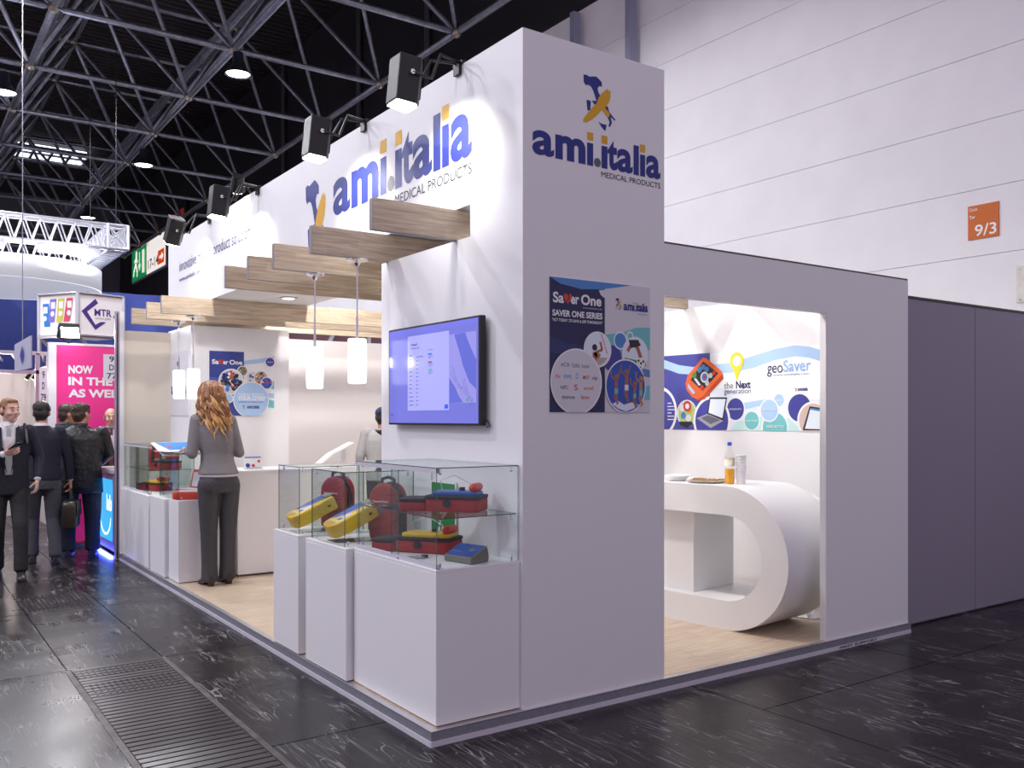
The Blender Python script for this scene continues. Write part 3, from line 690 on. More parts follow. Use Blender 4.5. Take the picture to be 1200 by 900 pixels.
# ================================================================== THE BOOTH
BX, BY = 4.03, 7.2
plat = structure(MB().box(.012, BX, .012, BY, 0, PT - .012).build('floor_platform', GREYTRIM), 'raised booth platform with pale oak plank floor and grey edge', 'platform')
MB().box(0, BX, 0, .012, .026, PT - .002).build('edge_trim', GREYTRIM, plat); MB().box(0, .012, .012, 6.98, .026, PT - .002).build('edge_trim', GREYTRIM, plat)
MB().box(-.004, BX + .004, -.006, .004, .0, .026).build('edge_strip', STRIP, plat); MB().box(-.006, .004, .004, 6.98, .0, .026).build('edge_strip', STRIP, plat)
MB().box(BX, BX + .012, 0, BY, 0, PT - .002).build('edge_trim', GREYTRIM, plat)
MB().box(0, BX, 0, .035, PT - .004, PT).build('edge_profile', ALU, plat); MB().box(0, .035, .035, 6.98, PT - .004, PT).build('edge_profile', ALU, plat)
a_ = on(984, 757, Y=-.006); c_ = on(1028, 746, Y=-.006)
A = Art(plat, (a_.x, -.006, .006), FRONT, c_.x - a_.x, .02, lay=.001); A.text('lettering', 'FIRST SUPPORT', 0, .05, 1, .8, BLK, .03)
pw, pl = .185, 1.22
fm = {}
y = .036; r = 0
while y < BY - .02:
    x = .036 - (r * .41) % pl; y1 = min(y + pw, BY)
    while x < BX:
        x0 = max(x, .036); x1 = min(x + pl, BX)
        if x1 - x0 > .02:
            key = (round(x1 - x0, 3), round(y1 - y, 3))
            if key not in fm: fm[key] = MB().box(.0008, key[0] - .0008, .0008, key[1] - .0008, -.011, 0).mesh('plank', PLANKF)
            inst('plank', fm[key], plat, Matrix.Translation((x0, y, PT)))
        x += pl
    y = y1; r += 1

FX = .55; TX = 1.555; FY = .017
ZB, ZTOP = 2.772, 3.585
tw = thing('wall_tower', 'tall white corner tower with front and aisle-side logo faces', 'wall', (1.05, .8, PT), kind='structure')
b = MB(); b.box(FX, TX, FY, .523, PT, ZTOP); b.build('tower_shell', WHITE, tw)
MB().box(FX, TX, .523, 1.62, PT, 2.592).build('low_tower_shell', WHITE, tw)
bm_ = thing('wall_fascia', 'long white overhead fascia beam from corner tower to rear', 'wall', (1.05, 3.6, ZB), kind='structure')
MB().box(FX, TX, .523, 7.05, ZB, ZTOP).build('beam_shell', WHITE, bm_)
# logos
A = Art(tw, (0, FY, 0), FRONT, lay=.001)
mk0 = on(683, 148, Y=FY); mk1 = on(721, 88, Y=FY)
mark(A, mk0.x, mk0.z, mk1.x, 3.437)
wordmark(A, on(623.6, 180, Y=FY).x, on(773.6, 209, Y=FY).x, 2.945, .130)
A = Art(bm_, (FX, 0, 0), LEFT, lay=.001)
mark(A, -2.93, 2.66, -2.47, 3.39)
wordmark(A, -2.40, -.505, 3.043, .262)
A.text('slogan_lettering', 'innovative medical product solution', -6.58, 3.20, -4.22, .125, NAVY, 0); A.text('small_lettering', 'www.amiitalia.com', -6.58, 3.085, -5.75, .05, NAVY, .01)

# low front wall with doorway
DZ = 2.283; DX = 3.066
fw = thing('wall_front', 'low white-grey front wall with open doorway beside the tower', 'wall', (2.8, FY, PT), kind='structure')
MB().box(TX, BX, FY, FY + .05, DZ, 2.585).build('lintel', WHITE, fw); MB().box(DX, BX, FY, FY + .05, PT, DZ).build('side_panel', WHITE, fw)
MB().box(TX, BX, FY + .002, FY + .048, 2.585, 2.597).build('top_edge', mat('raw_board_edge', (.12, .10, .09), .8), fw)
MB().box(DX - .004, DX, FY + .002, FY + .05, PT, DZ).build('door_jamb', WHITE2, fw)
sw_ = thing('wall_side', 'white inner side wall carrying the geo banner', 'wall', (4.0, 3.6, PT), kind='structure')
MB().box(4.0, BX, FY + .05, BY, PT, 2.592).build('panel', WHITE, sw_)
rw = thing('wall_rear', 'white rear wall inside the booth', 'wall', (2.6, 7.2, PT), kind='structure')
MB().box(TX, 4.0, BY - .02, BY + .02, PT, 2.573).build('panel', mat('rear_wall_white', (.78, .75, .75), .55), rw)
cl = thing('wall_closet', 'white storage block with square poster under the fascia', 'wall', (1.05, 6.6, PT), kind='structure')
MB().box(FX, 1.64, 6.12, 7.05, PT, 2.57).build('shell', WHITE, cl)
ep = thing('wall_end', 'beige end panel between display cases and the next stand', 'wall', (.28, 6.97, PT), kind='structure')
MB().box(.02, FX, 6.95, 6.99, PT, 2.55).build('panel', mat('beige_end_panel', (.72, .66, .555), .6), ep)
MB().box(.0, .045, 6.93, 6.99, PT, 2.76).build('white_profile', WHITE2, ep)
b = MB(); b.box(-.045, 0, 6.94, 6.99, 0, 2.76); b.build('post', mat('post_mauve', (.34, .29, .38), .4, .2), ep, bevel=.006)
MB().box(-.03, -.015, 6.938, 6.942, .02, 2.74).build('post_groove', BLACK, ep)
# far behind rear wall: maroon backdrop of the next stand seen through the beams
bd = thing('maroon_backdrop', 'dull maroon wall with grey struts beyond the rear wall', 'backdrop', (3.6, 9.6, 0))
MB().box(.6 + 1.1, 6.9, 9.6, 9.65, 0, 3.1).build('panel', mat('maroon', (.16, .075, .09), .7), bd)
for x in (2.2, 2.9, 3.6, 4.3, 5.0): MB().obox((x, 9.56, 2.75), (.06, .05, .62), Matrix.Rotation(.5 if x in (2.2, 3.6) else 0, 3, 'Y')).build('strut', ALU, bd)

# oak boards
bmesh_ = MB().box(0, 3.985, 0, .042, 0, .172).mesh('oak_beam', [OAK], bevel=.002, seg=1)
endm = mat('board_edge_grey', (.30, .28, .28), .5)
BEAMS = [(.016, .659), (.022, 1.514), (.035, 2.211), (.044, 2.758), (.046, 3.296), (.062, 5.356), (.065, 5.958), (.055, 6.589)]
ordn = ['first', 'second', 'third', 'fourth', 'fifth', 'sixth', 'seventh', 'eighth']
for k, (x, y) in enumerate(BEAMS):
    t = thing('oak_beam', '%s oak cross board counted from the corner tower' % ordn[k], 'board', (x, y, 2.594), 0, 'oak boards crossing under the fascia')
    o = bpy.data.objects.new('board', bmesh_); COL.objects.link(o); o.parent = t; WM[o.name] = WM[t.name]
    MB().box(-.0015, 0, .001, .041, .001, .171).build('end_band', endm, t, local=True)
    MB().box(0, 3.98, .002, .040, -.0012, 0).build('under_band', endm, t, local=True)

# floodlights on the fascia
SPG = mat('spot_glow', (1, .97, .93), .4, emit=22)
for k, (y, tilt, lbl) in enumerate(((.644, 0, 'black floodlight above the last letters of the fascia logo'), (1.87, 0, 'black floodlight above the map emblem on the fascia'), (4.0, 0, 'black floodlight above the end of the fascia slogan'), (5.42, .5, 'tilted black floodlight above the start of the fascia slogan'))):
    z = 3.43; t = thing('fascia_floodlight', lbl, 'lamp', (.2, y, 3.28), 0, 'floodlights on the fascia top')
    M = Matrix.Translation((.2, y, z)) @ Matrix.Rotation(tilt, 4, 'X')
    M = M @ Matrix.Rotation(.10, 4, 'Y')
    b = MB(); b.prism([(-.07, -.065), (.05, -.08), (.075, -.055), (.075, .055), (.05, .08), (-.07, .065)], (0, 0, -.14), (1, 0, 0), (0, 1, 0), (0, 0, .26))
    b.xform(M); b.build('housing', BLACKM, t, bevel=.008)
    b = MB(); b.prism([(-.06, -.056), (.043, -.07), (.065, -.048), (.065, .048), (.043, .07), (-.06, .056)], (0, 0, -.149), (1, 0, 0), (0, 1, 0), (0, 0, .012)); b.xform(M); b.build('lens', SPG, t)
    b = MB()
    for q in (-.05, 0, .05): b.box(.073, .082, q * .8 - .01, q * .8 + .01, -.1, .1)
    b.xform(M); b.build('cooling_fins', BLACKM, t)
    b = MB()
    for s in (-1, 1): b.tube([M @ Vector((0, s * .088, .02)), M @ Vector((.12, s * .088, .02)), (.40, y + s * .05, 3.60), (.58, y, 3.60)], .009, 6)
    b.box(.54, .64, y - .05, y + .05, 3.586, 3.606); b.box(.53, .549, y - .03, y + .03, 3.53, 3.606)
    b.build('arm', BLACKM, t)
    MB().cyl(M @ Vector((0, -.095, .02)), M @ Vector((0, .095, .02)), .014, n=10).build('tilt_bolt', CHROME, t)
    p = M @ Vector((0.0, 0, -.165)); light('fascia_flood_light', 'SPOT', p, FLOOD_W, (1, .98, .96), t, spot_size=math.radians(105), spot_blend=.6, shadow_soft_size=.05, target=(.55, y + tilt * .3, 3.08))

# pendant lamps
PG = mat('opal_glow', (1, .99, .97), .35, emit=1.15)
def pendant(x, y, z0, z1, lbl, grp):
    t = thing('pendant_lamp', lbl, 'lamp', (x, y, z0), 0, grp); zc = 2.594
    MB().lathe([(.0, z0), (.05, z0), (.058, z0 + .008), (.060, z0 + .1), (.0605, (z0 + z1) / 2), (.060, z1 - .008), (.055, z1), (0, z1)], (x, y, 0), 28).build('shade', PG, t, smooth=True)
    MB().cyl((x, y, z1), (x, y, z1 + .14), .009, n=8).build('stem', ALU, t)
    MB().cyl((x, y, z1 + .14), (x, y, zc - .03), .005, n=6).build('cord', ALU, t)
    MB().lathe([(.012, zc - .05), (.02, zc - .03), (.07, zc - .016), (.072, zc - .006), (.03, zc), (0, zc)], (x, y, 0), 20).build('canopy', CHROME, t, smooth=True)
    light('pendant_light', 'POINT', (x, y, (z0 + z1) / 2), PEND_W, (1, .97, .93), t, shadow_soft_size=.075)
pendant(.335, BEAMS[1][1] + .021, 1.794, 2.081, 'opal glass pendant lamp under the second oak board', None)
pendant(.338, BEAMS[2][1] + .021, 1.78, 2.071, 'opal glass pendant lamp under the third oak board', None)
pendant(.37, BEAMS[5][1] + .021, 1.762, 2.062, 'opal glass pendant lamp under the sixth oak board', None)
pendant(.39, BEAMS[6][1] + .021, 1.774, 2.074, 'opal glass pendant lamp under the seventh oak board', None)

# recessed downlights in the soffit
DLG = mat('downlight_glow', (1, .93, .84), .4, emit=9)
for y, lbl in ((4.866, 'small recessed downlight in the fascia soffit'), (2.45, 'recessed downlight in the soffit between third and fourth oak boards')):
    t = thing('soffit_downlight', lbl, 'lamp', (1.153, y, ZB - .01))
    MB().lathe([(.062, ZB - .001), (.09, ZB - .001), (.092, ZB - .006), (.06, ZB - .012), (.062, ZB - .001)], (1.153, y, 0), 24).build('ring', ALU, t, smooth=True)
    MB().lathe([(0, ZB - .004), (.06, ZB - .004), (.06, ZB - .008), (0, ZB - .008)], (1.153, y, 0), 20).build('lens', DLG, t)
    light('downlight_light', 'SPOT', (1.153, y, ZB - .02), 40, (1, .92, .82), t, spot_size=2.0, spot_blend=.4, shadow_soft_size=.05, target=(1.153, y, 0))
# spotlights inside, on the hidden side of the beam and on the rear of the lintel
for k, (p, tg, pw_) in enumerate((((1.62, 1.0, 3.5), (3.4, 1.2, 1.0), 1.45), ((1.62, 2.6, 3.5), (4.0, 2.6, 1.2), 1.2), ((1.62, 4.4, 3.5), (3.6, 6.4, 1.2), 1.0), ((1.62, 6.0, 3.5), (3.0, 7.0, 1.6), 1.0), ((.46, 4.3, 3.62), (.9, 6.1, 1.5), .55))):
    t = thing('inner_spotlight', 'black arm spotlight on the hidden inner edge of the fascia beam' if k < 4 else 'black arm spotlight on the fascia aimed at the storage block', 'lamp', p, 0, 'spotlights on the inner beam edge' if k < 4 else None)
    d = (Vector(tg) - Vector(p)).normalized(); P = Vector(p)
    MB().cyl(P - d * .14, P, .05, .07, 14).build('housing', BLACKM, t); MB().cyl(P, P + d * .006, .062, n=14).build('lens', SPG, t)
    MB().tube([P - d * .07, P - d * .07 + Vector((-.04, 0, .1)), (1.5 if k < 4 else .6, p[1], 3.6)], .01, 6).build('arm', BLACKM, t)
    light('inner_spot_light', 'SPOT', P + d * .03, INNER_W * pw_, (1, .95, .89), t, spot_size=math.radians(105), spot_blend=.5, shadow_soft_size=.06, target=tg)

# ------------------------------------------------------------------ plinths, counter
def plinth(x0, x1, y0, y1, z1, lbl):
    t = thing('display_plinth', lbl, 'plinth', ((x0 + x1) / 2, (y0 + y1) / 2, PT))
    MB().box(x0, x1, y0, y1, PT + .006, z1 - .018).build('body', WHITE2, t, bevel=.002, seg=1)
    MB().box(x0 + .01, x1 - .01, y0 + .01, y1 - .01, PT, PT + .006).build('base_gap', BLACK, t)
    MB().box(x0, x1, y0, y1, z1 - .018, z1).build('top_panel', WHITE2, t, bevel=.001, seg=1)
ZP = .835
plinth(.05, .548, .04, .965, ZP, 'widest white display plinth against the corner tower')
plinth(.008, .5, .985, 1.58, ZP - .005, 'white display plinth beside the widest plinth')
plinth(.006, .5, 1.70, 2.14, ZP - .006, 'narrow white display plinth ending the corner row')
plinth(.045, .548, 4.68, 5.02, .82, 'white display plinth behind the woman in grey')
plinth(.012, .5, 5.05, 5.60, .81, 'white display plinth in the middle of the rear row')
plinth(.012, .5, 5.66, 6.93, .80, 'white display plinth next to the beige end panel')
t = thing('reception_counter', 'white reception counter with leaflets behind the woman in grey', 'counter', (1.4, 4.95, PT))
MB().box(.592, 1.9, 4.70, 5.25, PT + .02, 1.055).build('body', WHITE2, t, bevel=.002, seg=1)
MB().box(.61, 1.88, 4.72, 5.23, PT, PT + .02).build('kick', mat('kick_brown', (.12, .08, .06), .7), t)
MB().box(.585, 1.91, 4.69, 5.26, 1.055, 1.078).build('top', WHITE2, t, bevel=.003)

# ------------------------------------------------------------------ glass showcases
def pane(t, x0, x1, y0, y1, z0, z1, name='pane'):
    b = MB(); b.box(x0, x1, y0, y1, z0, z1); d = (x1 - x0, y1 - y0, z1 - z0); th = d.index(min(d))
    fax = [2, 2, 1, 1, 0, 0]; b.m = [0 if a == th else 1 for a in fax]
    return b.build(name, [GLASS, GEDGE], t)
def fitting(t, x, y, z, s):
    b = MB(); b.cyl((x, y, z), (x, y, z + s * .018), .006, n=8); b.ell((x, y, z + s * .022), (.008, .008, .008), n=8, m=6); b.build('fitting', CHROME, t, smooth=True)
def showcase(x0, x1, y0, y1, z0, z1, lbl, shelf=None, rails=False, split=None, back=True):
    t = thing('glass_showcase', lbl, 'showcase', ((x0 + x1) / 2, (y0 + y1) / 2, z0)); g = .005
    pane(t, x0, x1, y0, y0 + g, z0 + .003, z1 - g); pane(t, x0, x1, y1 - g, y1, z0 + .003, z1 - g)
    if split:
        pane(t, x0, x0 + g, y0 + g, split + .03, z0 + .02, z1 - .022, 'sliding_pane'); pane(t, x0 + .009, x0 + .009 + g, split - .03, y1 - g, z0 + .02, z1 - .022, 'sliding_pane')
        b = MB(); b.box(x0 - .002, x0 + .018, y0 + g, y1 - g, z0, z0 + .022); b.build('track', STRIP, t)
        b = MB(); b.box(x0 - .002, x0 + .018, y0 + g, y1 - g, z1 - g - .022, z1 - g); b.build('track', STRIP, t)
    else: pane(t, x0, x0 + g, y0 + g, y1 - g, z0 + .003, z1 - g)
    if back: pane(t, x1 - g, x1, y0 + g, y1 - g, z0 + .003, z1 - g)
    pane(t, x0, x1, y0, y1, z1 - g, z1, 'top_pane')
    if shelf: pane(t, x0 + .018, x1 - .008, y0 + .008, y1 - .008, shelf, shelf + g, 'shelf')
    for xx in (x0 + .03, x1 - .03):
        for yy in (y0 + .02, y1 - .02):
            fitting(t, xx, yy, z1 - g - .002, -1); fitting(t, xx, yy, z0 + .003, 1)
            if shelf: fitting(t, xx, yy, shelf - .003, -1)
    return t
showcase(.06, .545, .05, .955, ZP, 1.332, 'large glass showcase with shelf against the corner tower', 1.078, True, .50, back=False)
showcase(.03, .48, 1.05, 1.54, ZP - .005, 1.262, 'glass showcase with yellow device in the middle of the corner row')
showcase(.03, .48, 1.74, 2.11, ZP - .006, 1.262, 'glass showcase with yellow device ending the corner row')
showcase(.06, .50, 4.72, 5.42, .82, 1.255, 'glass showcase under the white brochure beside the woman')
showcase(.04, .49, 5.78, 6.90, .80, 1.297, 'glass showcase with shelf next to the beige end panel', 1.04, True, 6.3)

# ------------------------------------------------------------------ television
t = thing('wall_television', 'wide flat television on the tower side showing a map window', 'television', (.5, .87, 1.53))
ty0, ty1, tz0, tz1 = .332, 1.405, 1.533, 2.132
MB().box(.492, .53, ty0, ty1, tz0, tz1).build('casing', BLACK, t, bevel=.004)
MB().box(.53, .551, .65, 1.1, 1.7, 1.95).build('wall_bracket', BLACKM, t)
b = MB(); b.tube([(.53, .34, 1.56), (.53, .31, 1.555), (.535, .30, 1.53), (.54, .335, 1.525)], .004, 6); b.build('cable', BLACK, t)
A = Art(t, (.492, ty1, tz0), LEFT, ty1 - ty0, tz1 - tz0, lay=.0006, step=.00004)
def scr(n, c, e=.55): return mat('screen_' + n, c, .15, emit=e, spec=.6)
A.rect('screen', .012, .02, .985, .98, scr('lilac', '6f74d4', .30))
S2 = scr('window', 'a0a4ec', .44); S3 = scr('map_land', '9090dc', .36); S4 = scr('map_sea', '5a68d0', .30); SL = scr('ink', '55569e', .3); SD = scr('dark_ink', '3f3fa0', .2)
A.rect('browser_bar', .012, .93, .985, .98, scr('bar', '6a70d4', .4))
A.rect('map_land', .70, .21, .965, .86, S3)
A.poly('map_sea', [(.75, .855), (.80, .7), (.84, .55), (.9, .4), (.965, .33), (.965, .6), (.92, .7), (.88, .80), (.86, .86)], S4)
A.poly('map_sea', [(.70, .21), (.70, .45), (.76, .36), (.80, .27), (.84, .215)], S4)
for i in range(12):
    x = .71 + .018 * i; A.line('map_road', [(x, .5 - .02 * i + .1 * math.sin(i)), (x + .02, .47 - .02 * i), (x + .03, .42 - .02 * i)], .002, SL)
A.rect('window_page', .24, .145, .70, .90, S2)
for i in range(13): A.rect('text_line', .26, .70 - i * .042, .26 + (.05 if i > 9 else .03), .708 - i * .042, SL); A.rect('text_line', .34, .68 - i * .04, .34 + (.08 if i == 0 else .022), .688 - i * .04, SL)
A.text('lettering', 'Detail', .28, .80, .35, .025, SD, .02); A.rect('text_line', .27, .77, .38, .776, SL)
for z, c in ((.69, '3c62d6'), (.61, '8a3f5e'), (.535, '2fae6e')):
    A.rect('status_mark', .475, z, .52, z + .016, scr('m' + c, c, .5))
    for q in (1, 2): A.rect('text_line', .48, z - q * .016, .55 - q * .02, z - q * .016 + .005, SL)
A.text('lettering', 'Status', .475, .735, .53, .014, SL)
A.rect('button', .655, .16, .69, .2, scr('button', '2a46d0', .6)); A.rect('map_pin', .80, .30, .815, .325, scr('pin_a', 'b09a3c', .5)); A.rect('map_pin', .87, .225, .89, .25, scr('pin_b', '2fa06a', .5))
for i in range(11): A.rect('menu_line', .02, .8 - i * .035, .045, .804 - i * .035, SL)
A.text('lettering', 'maps', .03, .10, .065, .018, SD, .02)

# ------------------------------------------------------------------ posters
def heart(A, cx_, cy_, r, m):
    pts = []
    for i in range(30):
        q = 2 * math.pi * i / 30; pts.append((cx_ + r * 16 * math.sin(q) ** 3 / 16, cy_ + r * (A.w / A.h) * (13 * math.cos(q) - 5 * math.cos(2 * q) - 2 * math.cos(3 * q) - math.cos(4 * q)) / 14))
    A.poly('heart_emblem', pts, m)
def serif(A, name, t, x, y, x1, cap, m, bold):
    """lettering with small slab feet"""
    A.text(name, t, x, y, x1, cap, m, bold)
def saver_one(A, x, y, x1, cap, m):
    w_ = x1 - x; a = x + w_ * .22; c_ = x + w_ * .36
    A.text('lettering', 'Sa', x, y, a, cap, m, .03); A.text('lettering', 'er', c_, y, x + w_ * .53, cap, m, .03); A.text('lettering', 'One', x + w_ * .57, y, x1, cap, m, .03)
    cx_ = x + w_ * .30; rr = w_ * .085
    heart(A, cx_, y + cap * .48, rr, RED)
    A.line('heart_stroke', [(cx_ - rr * .1, y + cap * .15), (cx_ + rr * .35, y + cap * .6), (cx_ + rr * .2, y + cap * .95)], w_ * .018, BLK)
# poster on the tower front
x0, x1, z0, z1 = .719, 1.437, 1.606, 2.318
t = thing('advertising_poster', 'square poster with SAVER ONE SERIES, partner circle and sports photos', 'poster', ((x0 + x1) / 2, FY, z0))
MB().box(x0, x1, FY - .005, FY - .0005, z0, z1).build('board', PGREY, t)
A = Art(t, (x0, FY - .005, z0), FRONT, x1 - x0, z1 - z0)
DN = mat('print_dark_navy', '1a2050', .45)
A.rect('navy_field', 0, 0, .53, 1, DN)
A.poly('navy_wave', [(0, .56), (.15, .52), (.35, .5), (.53, .49), (.53, .38), (.3, .42), (0, .44)], mat('print_navy2', '26306a', .45))
A.poly('blue_wave', [(0, 1), (.1, .955), (.3, .93), (.5, .945), (.8, 1.0)], MBLUE)
A.poly('white_curve', [(.535, .945), (.47, .935), (.49, .90), (.535, .875)], PGREY)
A.poly('teal_wave', [(.53, .60), (.7, .62), (.85, .67), (1, .68), (1, .50), (.85, .5), (.7, .45), (.53, .44)], TEAL)
A.poly('blue_band', [(.72, .44), (.85, .36), (1, .34), (1, .28), (.85, .3), (.72, .35)], MBLUE); A.poly('teal_band', [(.8, .14), (.9, .2), (1, .22), (1, .10), (.9, .1)], TEAL)
saver_one(A, .03, .815, .495, .078, PWHITE)
A.text('small_lettering', 'www.saverone.com', .31, .785, .50, .014, PGREY)
A.text('lettering', 'SAVER ONE SERIES', .025, .715, .505, .046, PWHITE, .03); A.text('small_lettering', '"ACT TODAY ,TO SAVE A LIFE TOMORROW"', .022, .675, .505, .021, PWHITE, .02)
mark(A, .64, .80, .70, .89)
wordmark(A, .72, .975, .80, .050, sub=False); A.text('small_lettering', 'medical products', .87, .775, .975, .012, GREYP)
def ring(A, cx_, cy_, r, m, edge=.012): A.circ('white_ring', cx_, cy_, r + edge, PWHITE); return A.circ('disc', cx_, cy_, r, m)
ring(A, .60, .42, .10, INDIGO, 0)
ring(A, .685, .56, .058, MBLUE); ring(A, .785, .60, .025, TEAL)
# football photo
ring(A, .84, .46, .125, PALE); A.poly('grass_photo', [(.725, .43), (.95, .40), (.955, .37), (.93, .365), (.88, .35), (.80, .35), (.75, .38)], GREEN)
A.line('leg_photo', [(.80, .54), (.86, .52), (.90, .43)], .035, SKIN); A.line('leg_photo', [(.80, .54), (.76, .48)], .03, SKIN); A.poly('shorts_photo', [(.77, .57), (.87, .575), (.90, .53), (.79, .505)], BLK); A.circ('ball_photo', .90, .39, .045, PWHITE)
for q in ((.90, .39), (.875, .41), (.925, .405), (.89, .355)): A.circ('ball_patch', *q, .011, BLK, n=8)
# beach photo
ring(A, .455, .48, .125, PALE); A.poly('sand_photo', [(.36, .42), (.55, .42), (.53, .39), (.48, .36), (.43, .36), (.38, .39)], mat('print_sand', 'b9a9a2', .5))
A.line('figure_photo', [(.42, .38), (.43, .46), (.47, .42)], .045, SKIN); A.line('figure_photo', [(.44, .46), (.50, .48), (.48, .54)], .02, SKIN); A.circ('head_photo', .425, .495, .025, BLK); A.line('mast_photo', [(.49, .6), (.55, .45)], .008, ORANGE)
# partner logos circle
ring(A, .25, .23, .235, PGREY, .012)
for s_, x, y, w_, c_ in (('ACSI', .10, .34, .08, INDIGO), ('TOURING', .20, .335, .08, GREYP), ('hotel', .30, .335, .07, GREYP), ('FIN', .05, .25, .04, RED), ('FIPE', .13, .25, .07, MBLUE), ('O', .24, .25, .025, MBLUE), ('MSP', .31, .25, .06, RED), ('uisp', .40, .25, .05, INDIGO), ('NPC', .10, .17, .07, GREYP), ('S', .225, .165, .035, RED), ('enel', .32, .17, .09, ORANGE), ('dynamove', .11, .10, .12, GREYP), ('Saicare', .29, .10, .08, RED)):
    A.text('partner_logo', s_, x, y, x + w_, .03 if len(s_) > 1 else .045, c_, .01)
# jumping people photo
ring(A, .74, .205, .20, SKYP); A.poly('sand_photo', [(.60, .065), (.66, .09), (.72, .06), (.80, .08), (.87, .06), (.82, .03), (.74, .007), (.66, .03)], PALE)
for hx, hy_, s_, tone in ((.64, .27, 1, SKIN), (.745, .31, 1.1, SKIN), (.83, .22, .85, SKIN), (.895, .26, 1.0, mat('print_skin_light', 'b98658', .5))):
    A.line('figure_photo', [(hx, hy_ - .02), (hx, hy_ - .10 * s_)], .032 * s_, tone); A.circ('head_photo', hx, hy_ + .012, .017 * s_, tone)
    A.line('figure_photo', [(hx - .01, hy_ - .02), (hx - .055 * s_, hy_ + .015), (hx - .05 * s_, hy_ + .06 * s_)], .013, tone); A.line('figure_photo', [(hx + .01, hy_ - .02), (hx + .04 * s_, hy_ + .06 * s_)], .013, tone)
    A.line('figure_photo', [(hx, hy_ - .1 * s_), (hx - .02, hy_ - .15 * s_), (hx + .02, hy_ - .20 * s_)], .018, tone); A.line('figure_photo', [(hx, hy_ - .1 * s_), (hx + .01, hy_ - .21 * s_)], .016, tone)
    A.rect('swimwear_photo', hx - .018 * s_, hy_ - .125 * s_, hx + .018 * s_, hy_ - .085 * s_, PWHITE if s_ > 1.05 else TEAL)
# poster on the storage block
p0 = on(245, 487, Y=6.12); p1 = on(321, 410, Y=6.12)
x0, x1, z0, z1 = p0.x, p1.x, 1.60, 2.305
t = thing('city_poster', 'square blue and white poster about cities on the storage block', 'poster', ((x0 + x1) / 2, 6.12, z0))
MB().box(x0, x1, 6.115, 6.1195, z0, z1).build('board', PWHITE, t)
A = Art(t, (x0, 6.115, z0), FRONT, x1 - x0, z1 - z0)
A.rect('blue_field', 0, 0, .525, 1, mat('print_cobalt', '34428f', .45)); A.poly('blue_wave', [(0, .6), (.2, .58), (.4, .5), (.525, .45), (.525, .3), (.2, .45), (0, .48)], mat('print_cobalt2', '4e5fae', .45))
A.poly('pale_wave', [(.525, .86), (.75, .90), (1, .95), (1, .87), (.75, .83), (.525, .80)], LBLUE); A.poly('pale_wave', [(.88, .36), (1, .36), (1, .28), (.88, .3)], LBLUE); A.poly('teal_band', [(.9, .26), (1, .24), (1, .12), (.88, .14)], TEAL); A.poly('teal_band', [(.93, .57), (1, .55), (1, .42), (.93, .44)], TEAL)
saver_one(A, .04, .80, .50, .07, PWHITE)
def crowd(cx_, cy_, r, base, n, seed):
    ring(A, cx_, cy_, r, base); rnd = random.Random(seed)
    for i in range(n):
        a = rnd.random() * 6.28; q = r * .8 * math.sqrt(rnd.random()); c_ = rnd.choice([BLK, BLK, NAVY, SKIN, RED, MBLUE, DN, PWHITE])
        A.circ('crowd_photo', cx_ + q * math.cos(a), cy_ + q * math.sin(a), r * (.1 + .1 * rnd.random()), c_, n=7)
crowd(.66, .60, .09, PGREY, 14, 2); crowd(.79, .60, .10, mat('print_tan', 'b89c84', .5), 16, 3); crowd(.88, .52, .085, SKYP, 12, 4)
crowd(.50, .70, .07, mat('print_olive', '8c8468', .5), 14, 5); crowd(.33, .53, .185, PGREY, 60, 1)
ring(A, .29, .27, .06, LBLUE); ring(A, .93, .855, .068, INDIGO)
A.text('small_lettering', 'AED', .885, .845, .975, .02, PALE)
ring(A, .635, .25, .265, LBLUE, .015)
A.text('lettering', '"CARDIO PROTECT', .43, .315, .84, .04, PWHITE, .02); A.text('lettering', 'YOUR CITIES"', .42, .245, .87, .062, PWHITE, .05); A.text('small_lettering', 'INCREASE THE SURVIVAL RATE', .44, .205, .82, .022, INDIGO, .02)
mark(A, .50, .10, .545, .165); wordmark(A, .57, .76, .115, .04, sub=False)
# plexi sign on the aisle side of the storage block
t = thing('logo_plate', 'pale square plate with blue logo on the storage block side', 'sign', (FX, 6.6, 1.62))
MB().box(FX - .006, FX - .0005, 6.22, 6.95, 1.60, 2.31).build('plate', mat('plate_pale', (.70, .70, .76), .3), t)
A = Art(t, (FX - .006, 6.95, 1.60), LEFT, .73, .71); mark(A, .4, .52, .58, .86); wordmark(A, .08, .9, .34, .13)

# ------------------------------------------------------------------ geo banner on the inner side wall
BXp = 3.994
yL = 2.95; yR = on(964, 450, X=BXp).y; W_ = yL - yR; z0, z1 = 1.467, 2.172
t = thing('geo_banner', 'wide banner with orange device, yellow pin and blue circles inside', 'banner', (BXp, (yL + yR) / 2, z0))
MB().box(BXp, 3.9995, yR, yL, z0, z1).build('board', PWHITE, t)
A = Art(t, (BXp, yL, z0), LEFT, W_, z1 - z0)
def ux(zx): return (yL - on(760 + zx / 5, 450, X=BXp).y) / W_
def vy(zx, zy): return (on(760 + zx / 5, 340 + zy / 5, X=BXp).z - z0) / (z1 - z0)
def bp(*P): return [(ux(a), vy(a, c_)) for a, c_ in P]
A.rect('pale_field', 0, 0, 1, 1, PALE)
A.poly('white_field', bp((360, 370), (1015, 318), (1015, 640), (700, 640), (360, 560)), mat('print_soft', 'eef1f6', .45))
A.poly('indigo_field', [(0, 0), (ux(360), 0), (ux(360), vy(360, 368)), (0, 1.0)], mat('print_violet_blue', '45489c', .45))
A.poly('light_wave', bp((60, 400), (110, 415), (180, 440), (260, 450), (360, 440), (360, 490), (260, 495), (180, 490), (110, 465), (60, 450)), LBLUE)
